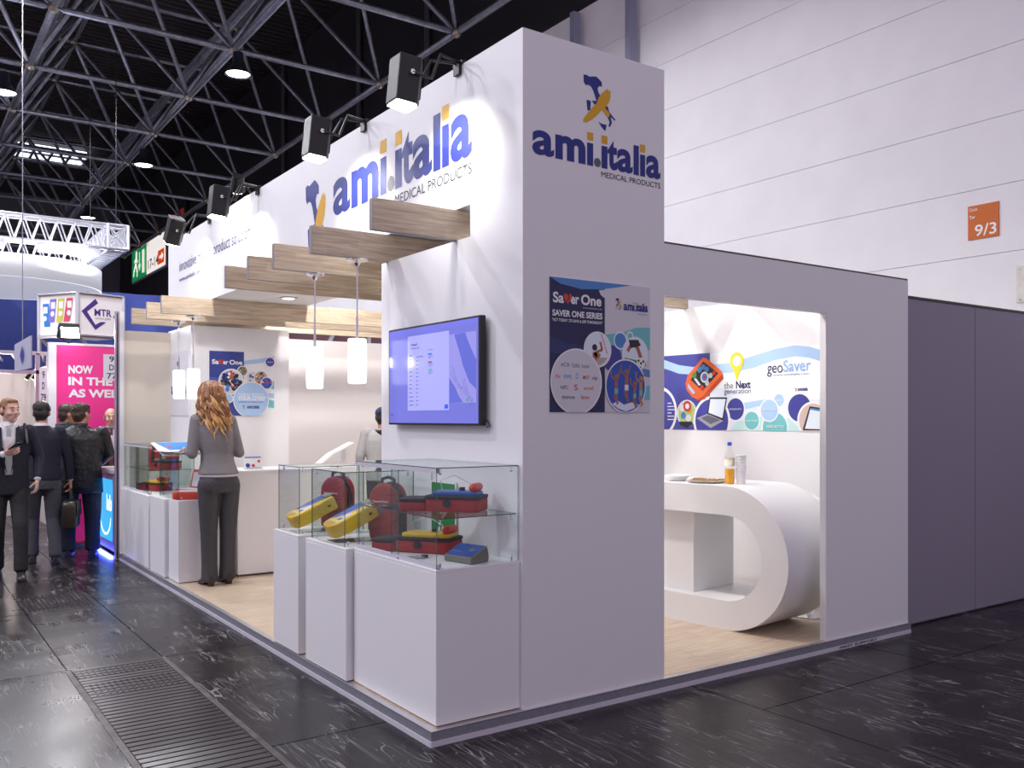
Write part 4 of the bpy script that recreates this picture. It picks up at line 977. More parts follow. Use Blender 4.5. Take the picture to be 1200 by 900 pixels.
A.poly('light_wave', bp((360, 440), (480, 425), (620, 382), (740, 345), (860, 324), (940, 330), (1015, 352), (1015, 418), (940, 396), (860, 388), (740, 410), (620, 455), (480, 486), (360, 490)), LBLUE)
A.poly('mint_wave', bp((480, 822), (520, 770), (640, 740), (820, 750), (900, 822)), mat('print_mint', 'bfe3e2', .45)); A.poly('light_wave', bp((560, 660), (680, 640), (690, 670), (560, 700)), LBLUE)
def bc(zx, zy, r, m, edge=True):
    u = ux(zx); v = vy(zx, zy); rr = abs(ux(zx + r) - u)
    if edge: A.circ('white_ring', u, v, rr * 1.13, PWHITE)
    A.circ('disc', u, v, rr, m)
bc(60, 715, 95, INDIGO)
for i in range(6): A.rect('text_line', ux(112), vy(112, 665 + i * 19), ux(135 + 15 * (i % 3)), vy(135, 660 + i * 19), PWHITE)
bc(740, 805, 72, TEAL); bc(605, 765, 42, TEAL); bc(510, 697, 50, INDIGO); bc(765, 645, 29, LBLUE); bc(708, 703, 50, LBLUE); bc(885, 690, 68, INDIGO)
bc(225, 722, 52, mat('print_map_green', 'b9cf8a', .5)); A.poly('phone_photo', bp((185, 790), (180, 770), (255, 770), (262, 785), (225, 808)), BLK)
for zx, zy, c_ in ((205, 735, MBLUE), (240, 700, YEL), (235, 750, PWHITE), (200, 690, PWHITE)): bc(zx, zy, 15, c_, False)
bc(228, 680, 23, RED, False); A.poly('map_pin', bp((208, 690), (248, 690), (228, 715)), RED); bc(228, 680, 12, PWHITE, False)
bc(370, 765, 98, INDIGO)
A.poly('laptop_photo', bp((283, 750), (345, 725), (442, 765), (365, 808)), mat('print_laptop', '9a9aa4', .4)); A.poly('laptop_keys', bp((310, 750), (350, 732), (420, 762), (365, 785)), GREYP)
A.poly('laptop_lid', bp((345, 725), (358, 628), (462, 628), (440, 765)), BLK); A.poly('laptop_screen', bp((353, 718), (364, 638), (454, 638), (434, 750)), PALE)
bc(965, 762, 84, mat('print_skin_pale', 'cfb9b0', .5)); A.poly('phone_photo', bp((905, 815), (945, 680), (1012, 690), (1012, 822), (910, 822)), BLK); A.poly('phone_screen', bp((918, 812), (950, 694), (1012, 706), (1012, 815)), PALE); A.poly('phone_screen_bar', bp((947, 700), (951, 690), (1012, 700), (1012, 712)), MBLUE)
# orange handheld device
A.poly('device_shadow', bp((240, 600), (290, 650), (330, 640), (440, 520), (437, 490)), mat('print_brick', 'b9441e', .45))
A.poly('device_picture', bp((325, 395), (345, 402), (430, 475), (435, 492), (315, 625), (290, 640), (255, 625), (225, 585), (218, 545), (230, 500), (315, 400)), ORANGE)
A.poly('device_screen', bp((322, 418), (410, 487), (318, 590), (248, 525)), BLK); A.poly('device_slot', bp((232, 545), (275, 600), (262, 610), (235, 575)), LBLUE)
for zx, zy, r, c_ in ((330, 510, 24, PWHITE), (330, 510, 17, MBLUE), (330, 510, 7, RED), (300, 465, 14, MBLUE), (322, 450, 12, MBLUE), (270, 498, 13, GREEN), (342, 465, 13, MBLUE), (365, 500, 12, PGREY), (385, 485, 10, RED), (345, 545, 12, PGREY), (315, 570, 10, RED)): bc(zx, zy, r, c_, False)
A.poly('device_button', bp((268, 520), (280, 515), (308, 555), (296, 560)), PALE)
# pin
YP = mat('print_pin_yellow', 'f0d235', .45)
A.poly('yellow_pin', bp((478, 415), (482, 390), (500, 370), (519, 363), (540, 370), (556, 390), (560, 415), (550, 450), (535, 480), (524, 528), (516, 528), (505, 480), (488, 450)), YP); bc(519, 415, 24, PWHITE, False)
u_ = lambda a: ux(a); A.text('lettering', 'the', ux(445), vy(470, 577), ux(498), .085, GREYP); A.text('lettering', 'Next', ux(514), vy(550, 574), ux(600), .095, DN, .03); A.text('lettering', 'generation', ux(445), vy(520, 606), ux(602), .07, GREYP)
A.text('lettering', 'geo', ux(697), vy(740, 485), ux(788), .14, DN, .0); A.text('lettering', 'Saver', ux(792), vy(870, 474), ux(953), .14, mat('print_saver_blue', '8fb4e6', .45), .01); A.text('small_lettering', 'www.amiitalia.com', ux(732), vy(840, 498), ux(944), .022, GREYP)
mark(A, ux(860), vy(866, 596), ux(872), vy(866, 573)); wordmark(A, ux(877), ux(936), vy(900, 590), .03, sub=False)
for zx, zy, s_ in ((510, 697, 'GEOLOCATION'), (605, 765, 'ASSISTANCE'), (708, 703, 'REMOTE DATA'), (765, 645, 'CLOUD')): A.text('small_lettering', s_, ux(zx - 36 if zx != 765 else zx - 20), vy(zx, zy + 4), ux(zx + 36 if zx != 765 else zx + 20), .018, PWHITE, .01)
A.text('small_lettering', 'PANIC BUTTON', ux(695), vy(740, 806), ux(795), .03, PWHITE, .02)

# ------------------------------------------------------------------ loop table, stool, snacks in the doorway room
ang = math.radians(6)
t = thing('loop_table', 'white loop shaped table with rounded end in the doorway room', 'table', (2.80, .12, PT), ang)
def stadium(r, L, cy, cz, n=24):           # half-round end towards -Y (local y = 0 at the tip), straight to y = L
    pts = [(cy + r * math.cos(a), cz + r * math.sin(a)) for a in [math.pi / 2 + math.pi * i / n for i in range(n + 1)]]
    return pts
Hh = 1.018; r0 = Hh / 2; L = 2.3; th = .205
outer = [(L, Hh), *[(r0 + r0 * math.cos(a), r0 + r0 * math.sin(a)) for a in [math.pi / 2 + math.pi * i / 28 for i in range(29)]], (L, 0)]
r1 = r0 - th
inner = [(L, r0 + r1), *[(r0 + r1 * math.cos(a), r0 + r1 * math.sin(a)) for a in [math.pi / 2 + math.pi * i / 28 for i in range(29)]], (L, r0 - r1)]
b = MB(); n = len(outer); dep = .68
for xx in (0, dep): b.v += [Vector((xx, p[0], p[1])) for p in outer] + [Vector((xx, p[0], p[1])) for p in inner]
for i in range(n - 1):
    b.f += [(i, i + 1, n + i + 1, n + i), (2 * n + i, 3 * n + i, 3 * n + i + 1, 2 * n + i + 1), (i, 2 * n + i, 2 * n + i + 1, i + 1), (n + i, n + i + 1, 3 * n + i + 1, 3 * n + i)]
for q in (0, n - 1): b.f += [(q, n + q, 3 * n + q, 2 * n + q)]
b.m = [0] * len(b.f); b.build('loop_frame', WHITE2, t, smooth=True, local=True)
MB().box(.10, .60, .86, 1.35, th, Hh - th).build('inner_box', WHITE2, t, local=True, bevel=.003)
sp = on(951, 722, Z=PT)
t = thing('bar_stool', 'bar stool with chrome disc base behind the loop table', 'stool', (3.70, .62, PT))
MB().lathe([(0, 0), (.20, 0), (.205, .006), (.17, .018), (.05, .03), (.035, .06), (.032, .5), (.026, .5), (.026, .74), (0, .74)], n=32).build('base', CHROME, t, smooth=True, local=True)
MB().lathe([(0, .74), (.14, .74), (.19, .76), (.2, .79), (.185, .815), (0, .82)], n=28).build('seat', WHITE2, t, smooth=True, local=True)
b = MB(); b.tube([(.19 * math.cos(a), .19 * math.sin(a), .82 + .14 * math.sin(max(0, a - math.pi / 2) / 1.0) ** .5 if False else .82 + .12 * abs(math.sin(a))) for a in [math.pi * i / 12 for i in range(13)]], .018, 8); b.build('backrest', WHITE2, t, smooth=True, local=True)
b = MB(); b.tube([(.12 * math.cos(a), .12 * math.sin(a), .28) for a in [2 * math.pi * i / 16 for i in range(17)]], .01, 6, cap=False); b.cyl((.03, 0, .28), (.12, 0, .28), .008, n=6); b.build('foot_ring', CHROME, t, smooth=True, local=True)
TT = PT + Hh
q = on(855, 567, Z=TT)
t = thing('drink_bottle', 'clear bottle of orange drink with blue cap on the loop table', 'bottle', (q.x, q.y, TT))
MB().lathe([(0, 0), (.032, 0), (.036, .01), (.036, .12), (.033, .15), (.036, .18), (.030, .22), (.013, .265), (.013, .285), (0, .285)], n=24).build('glass_body', glass_mat('bottle_plastic', (.97, .97, .96)), t, smooth=True, local=True)
MB().lathe([(0, .004), (.032, .004), (.034, .012), (.034, .11), (0, .11)], n=20).build('drink', mat('orange_drink', (.9, .42, .03), .2), t, smooth=True, local=True)
MB().lathe([(.0366, .13), (.0366, .19), (.036, .19), (.036, .13), (.0366, .13)], n=20).build('label', mat('bottle_label', (.75, .68, .55), .5), t, smooth=True, local=True)
MB().lathe([(0, .28), (.016, .28), (.016, .305), (0, .308)], n=16).build('cap', mat('cap_blue', (.05, .10, .65), .4), t, smooth=True, local=True)
t = thing('paper_cups', 'tall stack of white paper cups beside the drink bottle', 'cups', (q.x + .055, q.y - .06, TT))
for k in range(7): MB().lathe([(.0, .0 + k * .022), (.031, k * .022), (.036, .075 + k * .022), (.0385, .079 + k * .022), (.036, .083 + k * .022), (.033, .076 + k * .022), (0, .01 + k * .022)], n=22).build('cup', PWHITE, t, smooth=True, local=True)
q2 = on(832, 566, Z=TT)
t = thing('snack_tray', 'low tray of brown snacks on the loop table', 'tray', (q2.x + .02, q2.y + .05, TT))
MB().lathe([(0, 0), (.12, 0), (.15, .018), (.145, .02), (.115, .006), (0, .006)], n=28).build('tray', mat('tray_foil', (.75, .72, .68), .3, .4), t, smooth=True, local=True)
rnd = random.Random(3); b = MB()
for k in range(46):
    a = rnd.random() * 6.28; r = .11 * math.sqrt(rnd.random()); b.obox((r * math.cos(a), r * math.sin(a), .014 + .014 * rnd.random()), (.05, .014, .01), Matrix.Rotation(rnd.random() * 3.1, 3, 'Z'))
so = b.build('snacks', mat('biscuit', (.42, .27, .12), .7), t, local=True, bevel=.002, seg=1); so['kind'] = 'stuff'
t = thing('paper_bowl', 'shallow white paper bowl beside the snack tray', 'bowl', (q2.x - .02, q2.y + .32, TT))
MB().lathe([(0, 0), (.06, 0), (.095, .04), (.1, .042), (.098, .046), (.058, .006), (0, .006)], n=28).build('bowl', PWHITE, t, smooth=True, local=True)

# ------------------------------------------------------------------ rescue devices in the showcases
YB = mat('device_yellow', (.80, .52, .02), .4); YD = mat('device_yellow_recess', (.55, .30, .02), .5); DBL = mat('device_blue_label', '3f63b8', .35)
REDF = mat('red_fabric', (.34, .022, .025), .75, bump=(320, .25, .002)); REDB = mat('bright_red_plastic', (.62, .05, .03), .45); BLKF = mat('black_webbing', (.02, .022, .03), .8, bump=(300, .2, .002))
ACR = glass_mat('acrylic', (.93, .94, .94)); GRYD = mat('device_grey', (.16, .155, .14), .5); BLD = mat('device_blue', (.025, .09, .36), .4)
def rrect(w, h, r, n=5):
    P = []
    for cx_, cy_, a0 in ((w / 2 - r, h / 2 - r, 0), (-w / 2 + r, h / 2 - r, 90), (-w / 2 + r, -h / 2 + r, 180), (w / 2 - r, -h / 2 + r, 270)):
        P += [(cx_ + r * math.cos(math.radians(a0 + 90 * i / n)), cy_ + r * math.sin(math.radians(a0 + 90 * i / n))) for i in range(n + 1)]
    return P
def aed(loc, rz, lbl):
    t = thing('yellow_rescue_device', lbl, 'device', loc, rz)
    T = Matrix.Translation((0, 0, .03)) @ Matrix.Rotation(math.radians(-25), 4, 'Y'); th_ = .088
    out = [(.30, -.10), (.31, -.085), (.31, .085), (.30, .10), (.12, .11), (.04, .102), (.01, .076), (0, .035), (0, -.035), (.01, -.076), (.04, -.102), (.12, -.11)]
    b = MB(); b.prism([(x - .15, y) for x, y in out], (0, 0, 0), (1, 0, 0), (0, 1, 0), (0, 0, th_)); b.xform(T @ Matrix.Translation((0, 0, .06))); b.build('shell', YB, t, bevel=.012, seg=3, local=True, smooth=True)
    top = .06 + th_
    A = Art(t, T @ Vector((-.15, -.098, top)), ((T.to_3x3() @ Vector((1, 0, 0))), (T.to_3x3() @ Vector((0, 1, 0))), (T.to_3x3() @ Vector((0, 0, 1)))), .31, .196, lay=.0008, local=True)
    A.poly('handle_recess', [(.03, .35), (.06, .22), (.15, .16), (.17, .3), (.17, .7), (.15, .84), (.06, .78), (.03, .65)], YD)
    A.poly('blue_label', [(.24, .97), (.30, .70), (.62, .40), (.9, .25), (.93, .9), (.9, .97)], DBL); A.poly('white_label', [(.26, .12), (.5, .1), (.55, .35), (.34, .55), (.26, .5)], PGREY)
    A.text('small_lettering', 'SAVER', .36, .42, .6, .07, RED, .02); A.rect('display', .24, .2, .33, .45, GREYP)
    b = MB(); b.obox((.1, -.111, .06 + .045), (.02, .003, .014)); b.xform(T); b.build('socket', BLACK, t, local=True)
    b = MB(); b.obox((.145, 0, .06 + th_ + .004), (.05, .11, .008)); b.xform(T); b.build('handle_pad', mat('pad_grey', (.25, .23, .2), .6), t, local=True)
    for s_ in (-1, 1):
        b = MB(); b.prism([(-.12, 0), (.15, 0), (.16, .012), (.15, .125), (.135, .135), (.12, .12), (.10, .03), (-.12, .01)], (0, s_ * .05 - .002, 0), (1, 0, 0), (0, 0, 1), (0, .004, 0)); b.build('stand_leg', ACR, t, local=True)
    MB().box(-.16, .16, -.085, .085, 0, .003).build('stand_base', ACR, t, local=True)
    return t
a1 = aed((.225, 1.31, ZP - .005), math.radians(-4), 'yellow rescue device on clear stand in the middle showcase of the corner row')
copy_tree(a1, None, (.22, 1.91, ZP - .006), math.radians(-4), 'yellow rescue device on clear stand in the end showcase of the corner row')

def bag(loc, rz, lbl, h=.34, w=.21, d=.12):
    t = thing('red_carry_bag', lbl, 'bag', loc, rz)
    arch = lambda w_, h_: [(-w_ / 2, 0), (w_ / 2, 0), (w_ / 2, h_ - w_ / 2)] + [(w_ / 2 * math.cos(a), h_ - w_ / 2 + w_ / 2 * math.sin(a)) for a in [math.pi * i / 14 for i in range(1, 14)]] + [(-w_ / 2, h_ - w_ / 2)]
    b = MB(); b.prism(arch(w, h), (0, -d / 2, 0), (1, 0, 0), (0, 0, 1), (0, d * .42, 0)); b.build('front_pouch', REDF, t, bevel=.028, seg=3, local=True, smooth=True)
    b = MB(); b.prism(arch(w * 1.02, h * 1.0), (0, -d * .08, 0), (1, 0, 0), (0, 0, 1), (0, d * .16, 0)); b.build('zip_band', BLKF, t, bevel=.006, local=True, smooth=True)
    b = MB(); b.prism(arch(w, h * 1.01), (0, d * .08, 0), (1, 0, 0), (0, 0, 1), (0, d * .42, 0)); b.build('rear_pouch', REDF, t, bevel=.028, seg=3, local=True, smooth=True)
    b = MB(); b.tube([(-.05, 0, h - .02), (-.045, 0, h + .02), (0, 0, h + .032), (.045, 0, h + .02), (.05, 0, h - .02)], .01, 8); b.build('handle', BLKF, t, smooth=True, local=True)
    b = MB(); b.obox((w / 2 + .004, 0, h * .35), (.01, .04, h * .68)); b.build('side_strap', BLKF, t, local=True, bevel=.003)
    A = Art(t, (-w / 2, -d / 2 - .001, 0), FRONT, w, h, lay=.001, local=True); A.text('lettering', 'SaverOne', .2, .66, .75, .04, PWHITE, .02); A.poly('badge', [(.3, .42), (.5, .42), (.52, .54), (.32, .54)], GREYP)
    return t
g1 = bag((.395, 1.22, ZP - .005), math.radians(-66), 'red domed carry bag behind the yellow device in the middle showcase', .35, .22, .13)
copy_tree(g1, None, (.40, 1.98, ZP - .006), math.radians(-66), 'red domed carry bag behind the yellow device in the end showcase')
copy_tree(g1, None, (.24, 6.35, 1.046), math.radians(60), 'red carry bag on the shelf of the case by the beige panel').scale = (.8, .8, .66)

def open_case(loc, rz, lbl, topm, knob=True, lid=True, L=.30):
    t = thing('open_rescue_case', lbl, 'case', loc, rz)
    b = MB(); b.prism(rrect(L, .20, .035), (0, 0, 0), (1, 0, 0), (0, 1, 0), (0, 0, .07)); b.build('tray', REDF, t, bevel=.012, seg=2, local=True, smooth=True)
    b = MB(); b.prism(rrect(L + .006, .206, .037), (0, 0, .066), (1, 0, 0), (0, 1, 0), (0, 0, .018)); b.build('rim', BLKF, t, bevel=.004, local=True, smooth=True)
    b = MB(); b.prism([(x + .005, y) for x, y in rrect(L - .05, .15, .03)], (0, 0, .08), (1, 0, 0), (0, 1, 0), (0, 0, .025)); b.build('device_top', topm, t, bevel=.008, local=True, smooth=True)
    b = MB(); b.cap((L / 2 - .045, -.04, .125), (L / 2 - .045, .06, .125), .024, .022); b.build('red_pouch', REDB, t, smooth=True, local=True)
    MB().cyl((.02, .03, .10), (.02, .03, .122), .016, n=14).build('knob', BLACK, t, local=True); MB().cyl((-.02, -.103, .045), (-.02, -.109, .045), .022, n=16).build('side_emblem', BLKF, t, local=True)
    b = MB(); b.tube([(-L * .3, .02, .10), (-L * .3, .0, .16), (-.02, .03, .185), (.06, .05, .14), (.06, .06, .1)], .0025, 6); b.build('cable', PWHITE, t, local=True, smooth=True)
    if lid:
        b = MB(); b.prism([(x - L * .5 - .07, y) for x, y in rrect(.16, .2, .035)], (0, 0, .0), (1, 0, 0), (0, 1, 0), (0, 0, .05)); b.build('lid', REDF, t, bevel=.01, local=True, smooth=True)
        b = MB(); b.prism([(x - L * .5 - .07, y) for x, y in rrect(.165, .205, .037)], (0, 0, .05), (1, 0, 0), (0, 1, 0), (0, 0, .016)); b.build('lid_rim', BLKF, t, bevel=.004, local=True, smooth=True)
    return t
open_case((.35, .34, 1.0835), math.radians(-50), 'open red case with blue device on the shelf of the large showcase', BLD, L=.30)
open_case((.34, .62, ZP + .001), math.radians(-56), 'open red case with yellow device on the floor of the large showcase', YB, L=.34)
t = thing('grey_trainer_unit', 'grey wedge device with blue top in the front of the large showcase', 'device', (.31, .19, ZP + .001), math.radians(-78))
b = MB(); b.prism([(-.055, 0), (.07, 0), (.075, .03), (.06, .085), (-.055, .035)], (-.10, 0, 0), (0, 1, 0), (0, 0, 1), (.20, 0, 0)); b.build('housing', GRYD, t, bevel=.006, local=True)
n_ = Vector((0, -.05, .115)).normalized(); u_ = Vector((1, 0, 0)); v_ = Vector((0, .115, .05)).normalized()
A = Art(t, Vector((-.095, -.053, .0365)), (u_, v_, n_), .19, .118, lay=.001, local=True); A.rect('blue_top', 0.02, .02, .98, .97, BLD); A.circ('emblem', .72, .55, .09, GRYD); A.text('small_lettering', 'aed trainer', .1, .3, .45, .1, LBLUE)
t = thing('green_aed_sign', 'green sign with white heart emblem behind the red cases', 'sign', (.543, .80, .86))
MB().box(.537, .5435, .655, .945, .845, 1.205).build('board', PWHITE, t)
A = Art(t, (.537, .945, .845), LEFT, .29, .36); A.rect('green_field', .04, .03, .96, .97, mat('sign_green', '11823f', .45)); heart(A, .5, .6, .25, PWHITE); A.line('bolt', [(.55, .72), (.45, .58), (.55, .58), (.45, .44)], .04, mat('sign_green', '11823f')); A.text('lettering', 'AED', .25, .12, .75, .14, PWHITE, .03)
def cable_coil(loc, lbl, m, s=1):
    b = MB(); x, y, z = loc; b.tube([(x + s * (.045 + .0005 * i) * math.cos(i * .55), y + s * .035 * math.sin(i * .55), z + .004 + .0008 * (i % 7)) for i in range(46)], .003, 6)
    t = thing('electrode_cable', lbl, 'cable', loc); b.build('cord', m, t, smooth=True); MB().obox((x + .07 * s, y, z + .008), (.035, .018, .014)).build('plug', BLACK, t, bevel=.003); MB().obox((x - .06 * s, y + .03, z + .006), (.03, .012, .012)).build('connector', mat('connector_grey', (.2, .2, .22), .5), t, bevel=.003)
cable_coil((.13, .42, ZP + .001), 'coiled grey cable with plugs on the large showcase floor', mat('cable_grey', (.35, .36, .38), .4))
cable_coil((.17, .70, 1.0835), 'coiled dark cable on the shelf of the large showcase', mat('cable_dark', (.08, .09, .12), .4), 1.1)
t = thing('adapter_box', 'small pale adapter box on the shelf beside the dark cable', 'adapter', (.19, .58, 1.0835))
MB().box(.155, .225, .555, .605, 1.0835, 1.118).build('housing', mat('adapter_pale', (.6, .6, .6), .4), t, bevel=.004); MB().cyl((.225, .58, 1.1), (.235, .58, 1.1), .006, n=8).build('socket', BLACK, t)
# rear row
open_case((.26, 6.35, .802), math.radians(-78), 'open red case with yellow device on the floor of the case by the beige panel', YB, L=.34)
open_case((.27, 6.02, 1.046), math.radians(-75), 'red and black case on the shelf of the case by the beige panel', GRYD, lid=False, L=.32)
def red_box(loc, rz, lbl, upright):
    t = thing('red_training_case', lbl, 'case', loc, rz)
    MB().prism(rrect(.30, .2, .03), (0, 0, 0), (1, 0, 0), (0, 1, 0), (0, 0, .07)).build('tray', REDB, t, bevel=.012, local=True, smooth=True)
    MB().prism(rrect(.25, .15, .02), (0, 0, .07), (1, 0, 0), (0, 1, 0), (0, 0, .004)).build('liner', PGREY, t, local=True)
    MB().obox((-.155, 0, .04), (.02, .07, .02)).build('handle', REDB, t, bevel=.005, local=True)
    if upright:
        M = Matrix.Translation((0, .11, .05)) @ Matrix.Rotation(math.radians(78), 4, 'X')
        b = MB(); b.prism(rrect(.30, .2, .03), (0, .1, 0), (1, 0, 0), (0, 1, 0), (0, 0, .04)); b.xform(M); b.build('open_lid', REDB, t, bevel=.01, local=True, smooth=True)
        b = MB(); b.prism(rrect(.24, .14, .01), (0, .1, .041), (1, 0, 0), (0, 1, 0), (0, 0, .002)); b.xform(M); b.build('instruction_card', PGREY, t, local=True)
    return t
red_box((.29, 5.12, .822), math.radians(-70), 'open orange-red case with upright lid in the showcase beside the woman', True)
red_box((.21, 4.86, .822), math.radians(-30), 'flat orange-red case at the front of the showcase beside the woman', False)
# brochure on the case, leaflets on the counter
t = thing('open_brochure', 'open white brochure with blue pages on the showcase by the woman', 'brochure', (.19, 5.12, 1.256), math.radians(12))
b = MB(); b.prism([(-.20, .004), (0, .012), (.20, .004), (.20, 0), (-.20, 0)], (0, -.16, .002), (1, 0, 0), (0, 0, 1), (0, .32, 0)); b.build('pages', PWHITE, t, local=True)
M = Matrix.Translation((0, .10, .012)) @ Matrix.Rotation(math.radians(24), 4, 'X')
b = MB(); b.box(-.19, .19, -.12, .16, 0, .006); b.xform(M); b.build('raised_page', PWHITE, t, local=True)
A = Art(t, M @ Vector((-.19, -.12, .006)), (Vector((1, 0, 0)), M.to_3x3() @ Vector((0, 1, 0)), M.to_3x3() @ Vector((0, 0, 1))), .38, .28, lay=.001, local=True); A.poly('blue_print', [(.3, .35), (.98, .25), (.98, .98), (.1, .98)], mat('brochure_blue', '2f7fd0', .4)); A.circ('red_print', .35, .6, .06, RED)
t = thing('leaflet_stand', 'small upright white leaflet with colourful print on the counter', 'leaflet', (.80, 4.86, 1.078))
M = Matrix.Translation((.80, 4.86, 1.078)) @ Matrix.Rotation(math.radians(-14), 4, 'X')
b = MB(); b.box(-.09, .09, 0, .006, 0, .13); b.xform(M); b.build('card', PWHITE, t)
b = MB(); b.box(-.09, .09, -.05, .06, 0, .004); b.xform(Matrix.Translation((.80, 4.86, 1.078))); b.build('foot', ACR, t)
A = Art(t, M @ Vector((-.09, 0, 0)), (Vector((1, 0, 0)), M.to_3x3() @ Vector((0, 0, 1)), M.to_3x3() @ Vector((0, -1, 0))), .18, .13, lay=.001); A.rect('blue_print', .05, .86, .95, .95, MBLUE); A.circ('violet_print', .2, .3, .12, INDIGO); A.circ('red_print', .5, .28, .09, RED); A.circ('red_print', .82, .6, .08, RED); A.rect('blue_print', .1, .08, .9, .13, LBLUE)
t = thing('leaflet_pile', 'flat pile of leaflets on the reception counter', 'leaflets', (1.35, 4.86, 1.078), .3)
for k in range(5): MB().box(-.1, .1, -.075 + .004 * k, .075 + .004 * k, k * .002, k * .002 + .0018).build('leaflet', PWHITE if k != 3 else LBLUE, t, local=True)
t = thing('blue_pen', 'blue pen lying on the counter beside the leaflets', 'pen', (1.62, 4.80, 1.078), .2)
b = MB(); b.cyl((-.06, 0, .006), (.055, 0, .006), .005, n=8); b.build('barrel', mat('pen_blue', (.05, .05, .55), .3), t, local=True); b = MB(); b.cyl((.055, 0, .006), (.07, 0, .006), .004, .001, n=8); b.build('tip', CHROME, t, local=True)

# ================================================================== PEOPLE
def remesh(mb, name, m, voxel, smooth_it=6, cut=None):
    """fuse overlapping shapes into one continuous skin"""
    me = bpy.data.meshes.new('tmp'); me.from_pydata([tuple(v) for v in mb.v], [], mb.f)
    bm = bmesh.new(); bm.from_mesh(me); bmesh.ops.recalc_face_normals(bm, faces=bm.faces); bm.to_mesh(me); bm.free()
    o = bpy.data.objects.new('tmp', me); COL.objects.link(o)
    r = o.modifiers.new('r', 'REMESH'); r.mode = 'VOXEL'; r.voxel_size = voxel
    s = o.modifiers.new('s', 'SMOOTH'); s.iterations = smooth_it; s.factor = .5
    dg = bpy.context.evaluated_depsgraph_get(); res = bpy.data.meshes.new_from_object(o.evaluated_get(dg)); res.name = name
    bpy.data.objects.remove(o); bpy.data.meshes.remove(me)
    if cut:
        bm = bmesh.new(); bm.from_mesh(res); bmesh.ops.delete(bm, geom=[v for v in bm.verts if cut(v.co)], context='VERTS'); bm.to_mesh(res); bm.free()
    res.materials.clear(); res.materials.append(m); res.polygons.foreach_set('material_index', [0] * len(res.polygons)); res.polygons.foreach_set('use_smooth', [True] * len(res.polygons))
    return res
def put(name, me, parent):
    o = bpy.data.objects.new(name, me); COL.objects.link(o); o.parent = parent; WM[o.name] = WM[parent.name]; return o
SK = mat('skin', (.56, .30, .21), .5, noise=(30, .06)); SKT = mat('skin_tan', (.48, .23, .14), .5, noise=(30, .06)); SKR = mat('skin_pale', (.62, .37, .29), .5, noise=(30, .05))
EYEW = mat('eye_white', (.7, .68, .66), .3); LIPM = mat('lips', (.42, .14, .12), .5)
LEA = mat('shoe_leather', (.03, .025, .022), .35)

def head_blobs(b, c, M, female=False):
    """skull, jaw, nose, brow, lips, ears about the head centre c, turned by M"""
    P = lambda x, y, z: c + M @ Vector((x, y, z)); E = lambda p, r: b.ell(P(*p), r, M, 16, 10)
    E((0, -.014, .032), (.076, .094, .086)); E((0, .020, -.02), (.064, .072, .085)); E((0, .038, -.078), (.045, .046, .036)); E((0, .065, -.094), (.024, .018, .018))
    b.cap(P(0, .088, .012), P(0, .108, -.026), .008, .013); E((0, .098, -.034), (.019, .014, .010))
    E((0, .078, .026), (.050, .016, .010)); E((.04, .062, -.03), (.022, .024, .022)); E((-.04, .062, -.03), (.022, .024, .022))
    E((0, .084, -.058), (.024, .012, .007)); E((0, .082, -.068), (.022, .013, .008))
    for s in (-1, 1): E((s * .079, -.006, -.006), (.011, .022, .032))
def hand_blobs(b, w, d, up, side, curl=.5, k=1.0, thumb=True):
    """palm and five fingers from the wrist w along d; up = back of the hand, side = +1/-1 where the thumb leaves"""
    d = Vector(d).normalized(); up = Vector(up); up = (up - d * up.dot(d)).normalized(); s = d.cross(up) * side
    n0 = len(b.v)
    b.cap(w, w + d * .03 * k, .026 * k, .03 * k, flat=(up, .65))
    for q in (-.024, -.008, .008, .024): b.cap(w + d * .03 * k + s * q * k, w + d * .088 * k + s * q * 1.25 * k, .0155 * k, .0125 * k)
    for i, (q, L) in enumerate(((.029, .068), (.0105, .076), (-.0095, .070), (-.029, .056))):
        p = w + d * .09 * k + s * q * 1.15 * k; dd = d.copy()
        for j, f in enumerate((.45, .32, .26)):
            dd = (dd * math.cos(curl * (.55 + .4 * j)) - up * math.sin(curl * (.55 + .4 * j))).normalized(); e = p + dd * L * f * k
            b.cap(p, e, (.0092 - .0008 * j) * k, (.0086 - .0009 * j) * k, 8); p = e
    p = w + d * .03 * k + s * .028 * k; td = (d * .62 + s * .62 - up * .35 * (1 + curl)).normalized()
    for j, L in enumerate((.04, .032, .026)):
        e = p + td * L * k; b.cap(p, e, (.0125 - .0015 * j) * k, (.0112 - .0015 * j) * k, 8); p = e; td = (td * .85 + d * .35 - up * .2 * curl).normalized()
